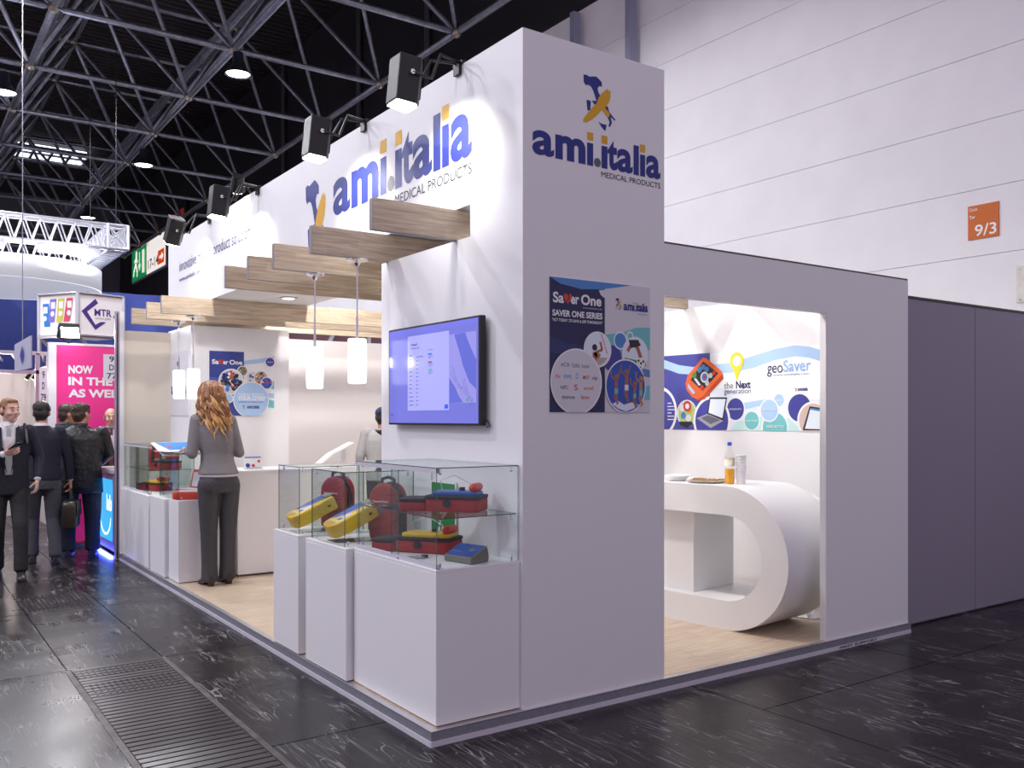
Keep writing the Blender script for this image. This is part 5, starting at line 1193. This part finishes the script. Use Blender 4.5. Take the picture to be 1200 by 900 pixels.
def shoe_mesh(ank, toe_dir, m, L=.27, heel=0, pitch=0):
    a = Vector(ank); d = Vector((toe_dir[0], toe_dir[1], 0)).normalized(); b = MB(); s = Vector((-d.y, d.x, 0))
    base = Vector((a.x, a.y, 0)); h0 = a.z - .09
    prof = [(-.075, .028, .062), (-.05, .036, .078), (0, .038, .085), (.06, .041, .06), (.12, .046, .046), (.17, .043, .036), (.195, .028, .024), (.203, .01, .012)]
    rings = []
    for t_, w_, h_ in prof:
        ring_ = []
        for i in range(12):
            q = math.pi * 2 * i / 12; z = max(0, .012 + math.sin(q) * h_ * .9) if math.sin(q) > 0 else .0
            ring_.append(base + d * (t_ * L / .28) + s * (w_ * math.cos(q)) + Vector((0, 0, z + h0)))
        rings.append(ring_)
    vs = [v for r in rings for v in r]; n = 12
    b.add(vs, [(i * n + k, i * n + (k + 1) % n, (i + 1) * n + (k + 1) % n, (i + 1) * n + k) for i in range(len(rings) - 1) for k in range(n)] + [tuple(range(n))[::-1], tuple(range((len(rings) - 1) * n, len(rings) * n))])
    b.cap(base + Vector((0, 0, .05 + h0)), a + Vector((0, 0, .03)), .040, .044)
    if heel:
        for i in range(len(b.v)):
            t_ = (b.v[i] - base).dot(d); b.v[i].z += heel * max(0, min(1, (.12 - t_) / .14))
        b.cyl(base - d * .035 + Vector((0, 0, 0)), base - d * .035 + Vector((0, 0, heel + .03)), .026, .034, 10)
    if pitch:
        piv = base + d * .16; R_ = Matrix.Rotation(pitch, 3, s)
        for i in range(len(b.v)): b.v[i] = piv + R_ @ (b.v[i] - piv)
    return b

def person(label, loc, yaw, k=1.0, arms=None, legs=None, head=(0, 0), skin=SK, torso_m=None, trouser_m=None, jacket=None, female=False, voxel=.0065, shoe_m=LEA, lower=True, shirt_m=None, open_front=0, hem=.80, lean=0, wide=1.0, feet_pitch=(0, 0), belly=1.0, category='person', eyes=True):
    t = thing('person', label, category, loc, yaw)
    W = .90 if female else 1.0
    sh = .175 * W; SHZ = 1.425
    arms = arms or {}; legs = legs or {}
    LA = [Vector(q) for q in arms.get('L', [(-sh, 0, SHZ), (-.245, -.02, 1.15), (-.25, .06, .90)])]
    RA = [Vector(q) for q in arms.get('R', [(sh, 0, SHZ), (.245, -.02, 1.15), (.25, .06, .90)])]
    LL = [Vector(q) for q in legs.get('L', [(-.09, 0, .90), (-.10, .01, .48), (-.10, 0, .09)])]
    RL = [Vector(q) for q in legs.get('R', [(.09, 0, .90), (.10, .01, .48), (.10, 0, .09)])]
    hc = Vector((0, .015, 1.625)); HM = Matrix.Rotation(head[0], 3, 'Z') @ Matrix.Rotation(head[1], 3, 'X')
    piv = Vector((0, -.01, 1.52)); hc = piv + HM @ (hc - piv); hc.y += lean * (hc.z - .9); SHR = Matrix.Identity(4)
    def fin(b):
        for v in b.v:
            v.y += lean * max(0, v.z - .9)
            if v.z < 1.5: v.x *= wide; v.y *= (1 + (wide - 1) * .8) if v.z > .75 else 1
        b.xform(Matrix.Scale(k, 4))
    b = MB(); h0 = hc - Vector((0, lean * (hc.z - .9), 0)); hz = h0.z; head_blobs(b, h0, HM, female)
    for v in b.v: v.y += lean * (hz - v.z)
    b.cap((0, -.015, 1.40), h0 + HM @ Vector((0, -.015, -.06)), .056 * W, .053 * W)
    tor = [(.86, .15, .10), (.95, .155, .105), (1.08, .135, .092), (1.2, .15, .10), (1.32, .165, .105), (1.40, .15, .088), (1.45, .09, .065)]
    b.loft([((0, -.01 if z > 1.1 else 0, z), rx * W, ry) for z, rx, ry in tor])
    for A_ in (LA, RA): b.cap(A_[0], A_[1], .048 * W, .040 * W); b.cap(A_[1], A_[2], .040 * W, .029 * W)
    if lower:
        for G in (LL, RL): b.cap(G[0], G[1], .078, .055); b.cap(G[1], G[2], .052, .032)
    for nm, A_, sd in (('L', LA, 1), ('R', RA, -1)):
        hd = arms.get('h' + nm, (A_[2] - A_[1])); up = arms.get('u' + nm, (1, 0, 0) if sd < 0 else (-1, 0, 0))
        hand_blobs(b, A_[2] + Vector(hd).normalized() * .02, hd, up, arms.get('s' + nm, sd), arms.get('c' + nm, .5), .95 * W)
    fin(b); put('body', remesh(b, 'body', skin, voxel, 2), t)
    # clothes
    b = MB()
    if female: jt = [(hem, .176, .146), (hem + .03, .168, .138), (1.06, .146, .112), (1.13, .139, .103), (1.23, .152, .116), (1.33, .160, .116), (1.41, .142, .090), (1.455, .085, .066), (1.47, .07, .06)]
    else: jt = [(hem, .192, .130), (hem + .08, .19, .13), (1.02, .178, .125 * belly), (1.12, .176, .122 * belly), (1.24, .190, .126), (1.34, .196, .122), (1.41, .178, .100), (1.46, .105, .075), (1.485, .078, .068)]
    b.loft([((0, -.008, z), rx, ry) for z, rx, ry in jt], 28)
    for A_ in (LA, RA):
        b.ell(A_[0] + Vector((0, 0, -.005)), (.062 * W, .066 * W, .062)); b.cap(A_[0], A_[1], .063 * W, .054 * W); b.cap(A_[1], A_[1] + (A_[2] - A_[1]) * .93, .053 * W, .042 * W)
    fin(b)
    cut = None
    if open_front: cut = lambda v: v.y > .02 * k and abs(v.x) < open_front * k * max(0, min(1, (v.z / k - 1.08) / .34)) + .002 and v.z / k > 1.08
    jk = put('jacket' if jacket is None else jacket, remesh(b, 'jacket', torso_m, .010, 5, cut), t)
    if shirt_m:
        b = MB(); b.loft([((0, -.006, z), rx * .945, ry * .93) for z, rx, ry in jt if z > .85] + [((0, .0, 1.505), .062, .064)], 28); fin(b); put('shirt', remesh(b, 'shirt', shirt_m, .010, 4), t)
        b = MB(); b.lathe([(.068, 1.47), (.064, 1.515), (.058, 1.515), (.062, 1.47), (.068, 1.47)], (0, -.004, 0), 24); fin(b); b.build('collar', shirt_m, t, smooth=True, local=True)
        for nm, A_ in (('L', LA), ('R', RA)):
            d = (A_[2] - A_[1]).normalized(); b = MB(); b.cap(A_[2] - d * .03, A_[2] - d * .002, .034 * W, .034 * W); fin(b); b.build('cuff', shirt_m, t, smooth=True, local=True)
    if lower:
        b = MB(); hw = .168 if female else .158
        b.loft([((0, -.005, z), rx, ry) for z, rx, ry in ((.80, hw, .125), (.88, hw, .128), (.96, hw * .95, .12), (1.04, hw * .9, .112))], 26)
        if female: b.ell((.075, -.04, .87), (.092, .088, .11)); b.ell((-.075, -.04, .87), (.092, .088, .11))
        for G in (LL, RL):
            b.cap(G[0] + Vector((0, 0, -.04)), G[1], .098 if female else .094, .074); b.cap(G[1], G[2] + Vector((0, 0, .01)), .072, .066 if female else .06)
            d = (G[2] - G[1]).normalized(); b.cyl(G[2] - d * .10, G[2] + d * (.045 if female else .02), .066, .073 if female else .064, 16)
        fin(b); put('trousers', remesh(b, 'trousers', trouser_m, .010, 4), t)
        for G, pt in ((LL, feet_pitch[0]), (RL, feet_pitch[1])):
            b = shoe_mesh(G[2], legs.get('toe', (0, 1)), shoe_m, heel=.035 if female else 0, pitch=pt); fin(b); b.build('shoe', shoe_m, t, smooth=True, local=True)
    P = lambda x, y, z: (hc + HM @ Vector((x, y, z))) * k
    if eyes:
        for s in (-1, 1):
            b = MB(); b.ell(P(s * .031, .0845, .004), (.0135 * k, .0085 * k, .0068 * k), HM, 12, 8); b.build('eye', EYEW, t, smooth=True, local=True)
            b = MB(); b.ell(P(s * .031, .0905, .004), (.006 * k, .004 * k, .006 * k), HM, 10, 6); b.build('iris', mat('iris_dark', (.04, .04, .05), .2), t, smooth=True, local=True)
        b = MB(); b.ell(P(0, .0935, -.063), (.022 * k, .006 * k, .0065 * k), HM, 12, 6); b.build('lips', LIPM, t, smooth=True, local=True)
    t['_k'] = k
    return t, hc, HM, k

def short_hair(pr, m, crown=1.0, brows=True, bald=False, buzz=False):
    t, hc, HM, k = pr; b = MB(); P = lambda x, y, z: hc + HM @ Vector((x, y, z))
    if buzz:
        b.ell(P(0, -.020, .042), (.0785, .094, .083), HM); b.ell(P(0, -.05, -.01), (.074, .056, .06), HM); b.ell(P(0, .035, .088), (.052, .04, .028), HM)
        for s in (-1, 1): b.ell(P(s * .071, .008, .030), (.010, .022, .032), HM)
    elif not bald:
        b.ell(P(0, -.026, .052), (.083, .094, .080 * crown), HM); b.ell(P(0, .045, .085), (.060, .042, .036 * crown), HM); b.ell(P(0, -.055, -.01), (.078, .062, .070), HM)
        b.ell(P(0, -.06, -.062), (.058, .042, .034), HM)
        for s in (-1, 1): b.ell(P(s * .072, .012, .030), (.014, .028, .042), HM)
    else:
        b.ell(P(0, -.05, -.005), (.081, .062, .050), HM)
        for s in (-1, 1): b.ell(P(s * .072, -.012, .012), (.013, .034, .04), HM)
    n0 = len(b.v); rnd = random.Random(5)
    b.xform(Matrix.Scale(k, 4)); hm = remesh(b, 'hair', m, .006, 2); ho = put('hair', hm, t)
    sb = MB(); cw = hc * k; vs = hm.vertices
    for i in range(60 if (bald or buzz) else 170):
        v = vs[rnd.randrange(len(vs))]; n = v.normal.copy(); p = v.co.copy(); dn = (HM @ Vector((rnd.uniform(-.5, .5), -.5, -.8))); dn = (dn - n * dn.dot(n)); L = (.012 if (bald or buzz) else .03) * rnd.uniform(.7, 1.3)
        if dn.length < .1: continue
        dn.normalize(); sb.tube([p - n * .004, p + dn * L * .5 + n * .003, p + dn * L], [.0035, .004, .0012], 5)
    sb.build('hair_strands', m, ho, smooth=True, local=True)
    if brows:
        for s in (-1, 1):
            b = MB(); b.cap(P(s * .017, .0945, .030) * k, P(s * .047, .079, .031) * k, .004 * k, .003 * k, 8); b.build('eyebrow', m, t, smooth=True, local=True)

HDARK = mat('hair_dark', (.014, .010, .009), .45, bump=(90, .6, .01)); HBR = mat('hair_brown', (.05, .026, .016), .45, bump=(90, .6, .01)); HGIN = mat('hair_ginger', (.24, .11, .045), .5, bump=(90, .6, .01)); HGREY = mat('hair_greying', (.10, .075, .065), .5, bump=(90, .6, .01))
NAVYC = mat('cloth_navy', (.008, .009, .020), .8, bump=(45, .35, .02)); NAVYK = mat('knit_navy', (.007, .008, .02), .85, bump=(60, .3, .015)); GREYTW = mat('tweed_grey', (.19, .178, .19), .85, noise=(420, .35), bump=(30, .3, .015))
CHAR = mat('trouser_charcoal', (.052, .051, .058), .8, bump=(26, .45, .02)); BLKJ = mat('leather_black', (.012, .013, .014), .38, bump=(22, .6, .025)); JEAN = mat('dark_jeans', (.010, .013, .028), .8, bump=(30, .4, .02)); DKTR = mat('dark_trousers', (.014, .013, .016), .8, bump=(26, .45, .02)); SHIRT = mat('shirt_white', (.62, .60, .62), .7, bump=(40, .25, .01)); GREYK = mat('knit_grey', (.33, .33, .33), .85, noise=(200, .15), bump=(40, .3, .015)); SCARF = mat('scarf_grey', (.09, .09, .10), .9, bump=(60, .6, .02)); BROWNL = mat('brown_leather', (.03, .02, .013), .35, bump=(40, .3, .01))
GREYTR = mat('trouser_grey', (.055, .055, .068), .8, bump=(26, .45, .02)); BROWNS = mat('boot_brown', (.035, .018, .013), .4)

# --- woman in grey, seen from behind
wk = 1.815 / 1.745
pr = person('woman in grey jacket and charcoal trousers standing at the showcase', (.335, 4.43, PT), math.radians(4), wk, female=True, torso_m=GREYTW, trouser_m=CHAR, shoe_m=BROWNS, hem=.955, lean=.24, head=(.10, -.18), skin=SK,
    arms={'L': [(-.150, 0, 1.425), (-.215, .0, 1.14), (-.17, .21, 1.165)], 'R': [(.150, 0, 1.425), (.195, -.02, 1.14), (.12, .19, 1.165)], 'uL': (0, -.2, 1), 'uR': (0, -.2, 1), 'sL': -1, 'sR': 1, 'cL': .35, 'cR': .35},
    legs={'L': [(-.088, 0, .90), (-.085, .01, .48), (-.082, 0, .09)], 'R': [(.088, 0, .90), (.085, .01, .48), (.082, .02, .09)]})
t, hc, HM, k = pr
b = MB(); b.loft([((0, -.006, z), rx, ry) for z, rx, ry in ((.935, .168, .140), (.96, .166, .136), (.99, .160, .125))], 26); [setattr(v, 'y', v.y + .24 * max(0, v.z - .9)) for v in b.v]; b.xform(Matrix.Scale(k, 4)); put('white_top', remesh(b, 'white_top', SHIRT, .010, 3), t)
# hair: scalp shell and long wavy locks
HAIR = mat('hair_auburn', (.25, .105, .038), .36, noise=(14, .55), bump=(120, .5, .006)); HAIRT = mat('hair_honey', (.66, .38, .15), .36, noise=(10, .5), bump=(120, .5, .006))
b = MB(); P = lambda x, y, z: hc + HM @ Vector((x, y, z))
b.ell(P(0, -.024, .045), (.094, .108, .092), HM); b.ell(P(0, -.055, -.05), (.112, .082, .11), HM); b.ell(P(0, -.06, -.12), (.115, .07, .08), HM)
b.xform(Matrix.Scale(k, 4)); hair = put('hair', remesh(b, 'hair', HAIR, .008, 3), t)
rnd = random.Random(11)
def lock(a, r0, zend, wob, ph, out, m, rad):
    pts = []; rs = []; n = 16
    for i in range(n + 1):
        s = i / n
        if s < .35:
            q = s / .35; el = math.pi / 2 * (1 - q * .95); x = .096 * math.cos(el) * math.cos(a); y = .108 * math.cos(el) * math.sin(a) - .024; z = .045 + .098 * math.sin(el)
        else:
            q = (s - .35) / .65; R_ = .096 + out * q ** 1.2; x = R_ * math.cos(a) * (1 - .12 * q); y = (.108 + out * .5 * q) * math.sin(a) - .024 - .015 * q; z = .045 - q * (zend + .045)
            x += wob * math.sin(ph + q * 11) * q ** .6; y -= abs(wob) * .6 * math.cos(ph + q * 11) * q ** .6
        p = hc + HM @ Vector((x, y, z)) if s < .35 else (hc + HM @ Vector((x * (1 - min(1, (s - .35) * 1.2) * 0), y, z)))
        pts.append(p * k); rs.append(rad * k * (.55 + .75 * math.sin(math.pi * min(1, s * 1.05) * .93) ** .7) * (1 if s < .85 else max(.25, (1 - s) / .15)))
    return pts, rs
for nm, m, cnt, zr, rr, spread in (('hair_layer', HAIR, 50, (.17, .27), (.012, .018), 1.0), ('hair_tips', HAIRT, 60, (.24, .43), (.008, .013), .85)):
    b = MB()
    for i in range(cnt):
        a = math.radians(270) + (rnd.random() - .5) * 2 * math.radians(105) * spread
        zend = zr[0] + (zr[1] - zr[0]) * rnd.random() * (1.0 if nm == 'hair_layer' else max(.25, math.cos((a - math.radians(275)) * .9)))
        p, r = lock(a, .1, zend, .016 + .016 * rnd.random(), rnd.random() * 6.28, .03 + .055 * rnd.random(), m, rr[0] + (rr[1] - rr[0]) * rnd.random())
        if nm == 'hair_tips': p = p[6:]; r = [q * .4 for q in r[6:7]] + r[7:]
        b.tube(p, r, 7)
    o = b.build(nm, m, hair, smooth=True, local=True)

# --- man walking with a phone
pr = person('man in dark navy blazer walking and holding a phone', (-1.13, 6.46, 0), math.radians(176), 1.775 / 1.745, skin=SKR, torso_m=NAVYC, trouser_m=DKTR, shirt_m=SHIRT, open_front=.075, hem=.80, head=(.50, -.02), jacket='blazer',
    arms={'R': [(.178, 0, 1.425), (.25, .0, 1.14), (.055, .21, 1.20)], 'hR': (-.80, .40, .25), 'uR': (.5, .5, -.6), 'sR': -1, 'cR': .75, 'L': [(-.178, 0, 1.425), (-.265, -.02, 1.16), (-.245, .13, .96)], 'hL': (.1, .35, -1), 'uL': (-1, .2, 0), 'cL': .6},
    legs={'R': [(.09, 0, .90), (.10, .04, .48), (.095, -.10, .10)], 'L': [(-.09, 0, .90), (-.10, .16, .50), (-.10, .22, .10)], 'toe': (0, 1)}, feet_pitch=(0, 0))
short_hair(pr, HGIN, buzz=True)
t, hc, HM, k = pr
b = MB(); b.prism([(-.028, 1.0), (.028, 1.0), (.034, 1.04), (.018, 1.44), (.024, 1.475), (-.024, 1.475), (-.018, 1.44), (-.034, 1.04)], (0, .122, 0), (1, 0, 0), (0, 0, 1), (0, .008, 0))
for i in range(len(b.v)): z = b.v[i].z; b.v[i].y -= .045 * max(0, (z - 1.30) / .17)
b.xform(Matrix.Scale(k, 4)); b.build('tie', mat('tie_grey', (.36, .35, .37), .6), t, local=True)
for s in (-1, 1):
    b = MB(); b.prism([(.02, 1.02), (.105, 1.44), (.06, 1.485), (.135, 1.36), (.115, 1.30), (.075, 1.18)] if False else [(.012, 1.0), (.085, 1.24), (.125, 1.33), (.095, 1.345), (.092, 1.47), (.06, 1.455), (.055, 1.25)], (0, .131, 0), (s, 0, 0), (0, 0, 1), (0, .008, 0))
    for i in range(len(b.v)): z = b.v[i].z; b.v[i].y -= .055 * max(0, (z - 1.25) / .2)
    b.xform(Matrix.Scale(k, 4)); b.build('lapel', NAVYC, t, local=True)
ph = WM[t.name] @ (Vector((-.05, .29, 1.275)) * k)
t2 = thing('mobile_phone', 'black phone in the hand of the man in the blazer', 'phone', tuple(ph), math.radians(176 + 35))
M = Matrix.Rotation(math.radians(28), 4, 'X')
b = MB(); b.prism(rrect(.072, .145, .008), (0, 0, 0), (1, 0, 0), (0, 1, 0), (0, 0, .009)); b.xform(M); b.build('case', BLACK, t2, local=True, bevel=.002)
b = MB(); b.prism(rrect(.066, .135, .006), (0, 0, .0092), (1, 0, 0), (0, 1, 0), (0, 0, .0005)); b.xform(M); b.build('screen', mat('phone_screen_dark', (.02, .02, .03), .1), t2, local=True)
# shoulder bag strap
b = MB(); b.tube([Vector(q) * k for q in ((-.16, .10, 1.30), (-.15, .07, 1.40), (-.14, .0, 1.485), (-.15, -.07, 1.42), (-.2, -.12, 1.25))], .016, 8); b.build('bag_strap', BLACK, t, smooth=True, local=True)

# --- man in navy sweater walking away with a briefcase
pr = person('man in navy sweater with white collar walking away', (on(50, 660, Z=0).x, on(50, 660, Z=0).y, 0), math.radians(-2), 1.755 / 1.745, skin=SKT, torso_m=NAVYK, trouser_m=GREYTR, shirt_m=SHIRT, hem=.90, jacket='sweater', eyes=False, head=(-.25, 0), lean=.22,
    arms={'R': [(.178, 0, 1.425), (.255, .03, 1.14), (.275, .06, .90)], 'hR': (.05, .1, -1), 'cR': 1.0},
    legs={'L': [(-.09, 0, .90), (-.09, .12, .49), (-.09, .10, .10)], 'R': [(.09, 0, .90), (.10, .0, .48), (.11, -.12, .10)], 'toe': (0.05, 1)})
short_hair(pr, HDARK, 1.05, brows=False)
t, hc, HM, k = pr
hb = WM[t.name] @ (Vector((.285, .08, .80)) * k)
t2 = thing('briefcase', 'brown leather briefcase in the hand of the man in the sweater', 'briefcase', (hb.x, hb.y - .02, hb.z - .44), math.radians(75))
b = MB(); b.prism([(-.20, 0), (.20, 0), (.205, .25), (.17, .30), (-.17, .30), (-.205, .25)], (0, -.07, 0), (1, 0, 0), (0, 0, 1), (0, .14, 0)); b.build('case_body', BROWNL, t2, bevel=.02, seg=3, local=True, smooth=True)
b = MB(); b.prism([(-.185, .13), (.185, .13), (.175, .305), (-.175, .305)], (0, -.082, 0), (1, 0, 0), (0, 0, 1), (0, .01, 0)); b.build('flap', BROWNL, t2, bevel=.004, local=True)
b = MB(); b.tube([(-.07, 0, .30), (-.065, 0, .39), (-.03, 0, .425), (.03, 0, .425), (.065, 0, .39), (.07, 0, .30)], .010, 8); b.build('handle', BROWNL, t2, smooth=True, local=True)
for x in (-.09, .09): MB().obox((x, -.09, .17), (.03, .01, .07)).build('buckle_strap', BLACK, t2, local=True)
b = MB(); b.tube([(.18, 0, .30), (.24, .01, .36), (.26, .0, .24), (.25, -.02, .10), (.20, -.03, .03)], .006, 6); b.build('blue_cord', mat('cord_blue', (.03, .22, .5), .5), t2, smooth=True, local=True)

# --- man in black leather jacket
pr = person('man in black leather jacket and dark jeans seen from behind', (on(102, 651, Z=0).x - .07, on(102, 651, Z=0).y, 0), math.radians(-14), 1.74 / 1.745, skin=SK, torso_m=BLKJ, trouser_m=JEAN, hem=.72, eyes=False, head=(-.65, 0), belly=1.12, wide=1.26, shoe_m=mat('shoe_navy', (.012, .014, .04), .5), jacket='leather_jacket',
    arms={'R': [(.18, 0, 1.425), (.235, .03, 1.16), (.14, .20, 1.04)], 'L': [(-.18, 0, 1.425), (-.235, .03, 1.15), (-.19, .22, 1.02)]})
short_hair(pr, HBR, 1.0, brows=False)
t, hc, HM, k = pr
b = MB(); b.lathe([(.085, 1.46), (.079, 1.515), (.068, 1.52), (.07, 1.46), (.085, 1.46)], (0, -.012, 0), 24); b.xform(Matrix.Scale(k, 4)); b.build('collar', BLKJ, t, smooth=True, local=True)

# --- man with glasses and scarf behind
q = on(77, 490, Y=8.3)
pr = person('man with glasses and grey scarf before the pink wall', (q.x, 8.3, 0), math.radians(-75), 1.74 / 1.745, skin=SKT, torso_m=mat('coat_grey', (.16, .16, .19), .8, bump=(40, .3, .015)), trouser_m=JEAN, head=(-.2, -.15), jacket='coat')
short_hair(pr, HBR, 1.05)
t, hc, HM, k = pr
b = MB()
for i in range(3): b.tube([(.085 * math.cos(a), -.01 + .085 * math.sin(a), 1.455 + .022 * i + .008 * math.sin(a * 2 + i)) for a in [2 * math.pi * j / 20 for j in range(21)]], .022, 8, cap=False)
b.build('scarf', SCARF, t, smooth=True, local=True)
P = lambda x, y, z: hc + HM @ Vector((x, y, z))
b = MB()
for s in (-1, 1): b.tube([P(s * .031 + .02 * math.cos(a), .098, .003 + .015 * math.sin(a)) for a in [2 * math.pi * j / 14 for j in range(15)]], .002, 6, cap=False); b.tube([P(s * .052, .096, .006), P(s * .078, .04, .008), P(s * .081, -.01, .006)], .002, 6)
b.cyl(P(-.011, .1, .006), P(.011, .1, .006), .002, n=6); b.build('glasses', BLACK, t, local=True)
# --- balding man facing the aisle
q = on(130, 490, Y=8.5)
pr = person('balding man in dark suit facing the aisle before the pink wall', (q.x, 8.5, 0), math.radians(172), 1.70 / 1.745, skin=SK, torso_m=DKTR, trouser_m=DKTR, shirt_m=SHIRT, open_front=.09, jacket='suit_jacket', head=(0, -.03))
short_hair(pr, HGREY, bald=True)
t, hc, HM, k = pr
b = MB(); b.prism([(-.025, 1.0), (.025, 1.0), (.016, 1.44), (.022, 1.475), (-.022, 1.475), (-.016, 1.44)], (0, .118, 0), (1, 0, 0), (0, 0, 1), (0, .006, 0))
for i in range(len(b.v)): b.v[i].y -= .045 * max(0, (b.v[i].z - 1.30) / .17)
b.xform(Matrix.Scale(k, 4)); b.build('tie', mat('tie_dark', (.12, .03, .05), .6), t, local=True)

# --- visitor in grey sweater and blue cap, standing behind the tower
q = on(449, 520, Y=5.7)
pr = person('person in grey sweater and navy cap standing behind the tower', (q.x, 5.7, PT), math.radians(-20), 1.62 / 1.745, skin=SKT, torso_m=GREYK, trouser_m=DKTR, jacket='sweater', hem=.84, eyes=False, head=(-.2, -.1), lean=.18, wide=1.15)
short_hair(pr, HDARK, .9, brows=False)
t, hc, HM, k = pr
P = lambda x, y, z: hc + HM @ Vector((x, y, z)); CAPM = mat('cap_navy', (.02, .022, .09), .8, bump=(80, .3, .01))
b = MB(); b.ell(P(0, -.016, .058), (.092, .108, .080), HM); b.xform(Matrix.Scale(k, 4)); put('cap', remesh(b, 'cap', CAPM, .008, 2, lambda v: (HM.transposed() @ (v / k - hc)).z < .03), t)
b = MB(); b.ell(P(0, .10, .035), (.072, .07, .008), HM); b.xform(Matrix.Scale(k, 4)); b.build('cap_peak', CAPM, t, smooth=True, local=True)
b = MB(); b.lathe([(.115, 1.40), (.10, 1.47), (.085, 1.47), (.09, 1.40), (.115, 1.40)], (0, .09, 0), 22); b.xform(Matrix.Scale(k, 4)); b.build('hood_collar', mat('hood_dark', (.05, .045, .05), .8), t, smooth=True, local=True)
# white slanted reading desk beside the visitor
WPL = mat('white_plastic', (.80, .79, .80), .35)
a_ = on(366, 551, Y=5.35); c_ = on(415, 519, Y=5.35)
t2 = thing('reading_desk', 'white slanted reading desk beside the person in the cap', 'desk', (c_.x - .05, 5.45, PT))
d_ = Vector((c_.x - a_.x, 0, c_.z - a_.z)); Ld = d_.length; an = math.atan2(d_.z, d_.x)
b = MB(); b.prism([(0, 0), (Ld * .5, .035), (Ld, .01), (Ld, -.012), (Ld * .5, .008), (0, -.028)], a_, (math.cos(an), 0, math.sin(an)), (-math.sin(an), 0, math.cos(an)), (0, .14, 0)); b.build('slanted_top', WPL, t2, bevel=.006)
MB().box(c_.x - .09, c_.x - .03, 5.48, 5.56, PT + .02, c_.z - .07).build('post', WPL, t2, bevel=.008)
MB().box(c_.x - .28, c_.x + .12, 5.34, 5.70, PT, PT + .02).build('foot', WPL, t2, bevel=.006)
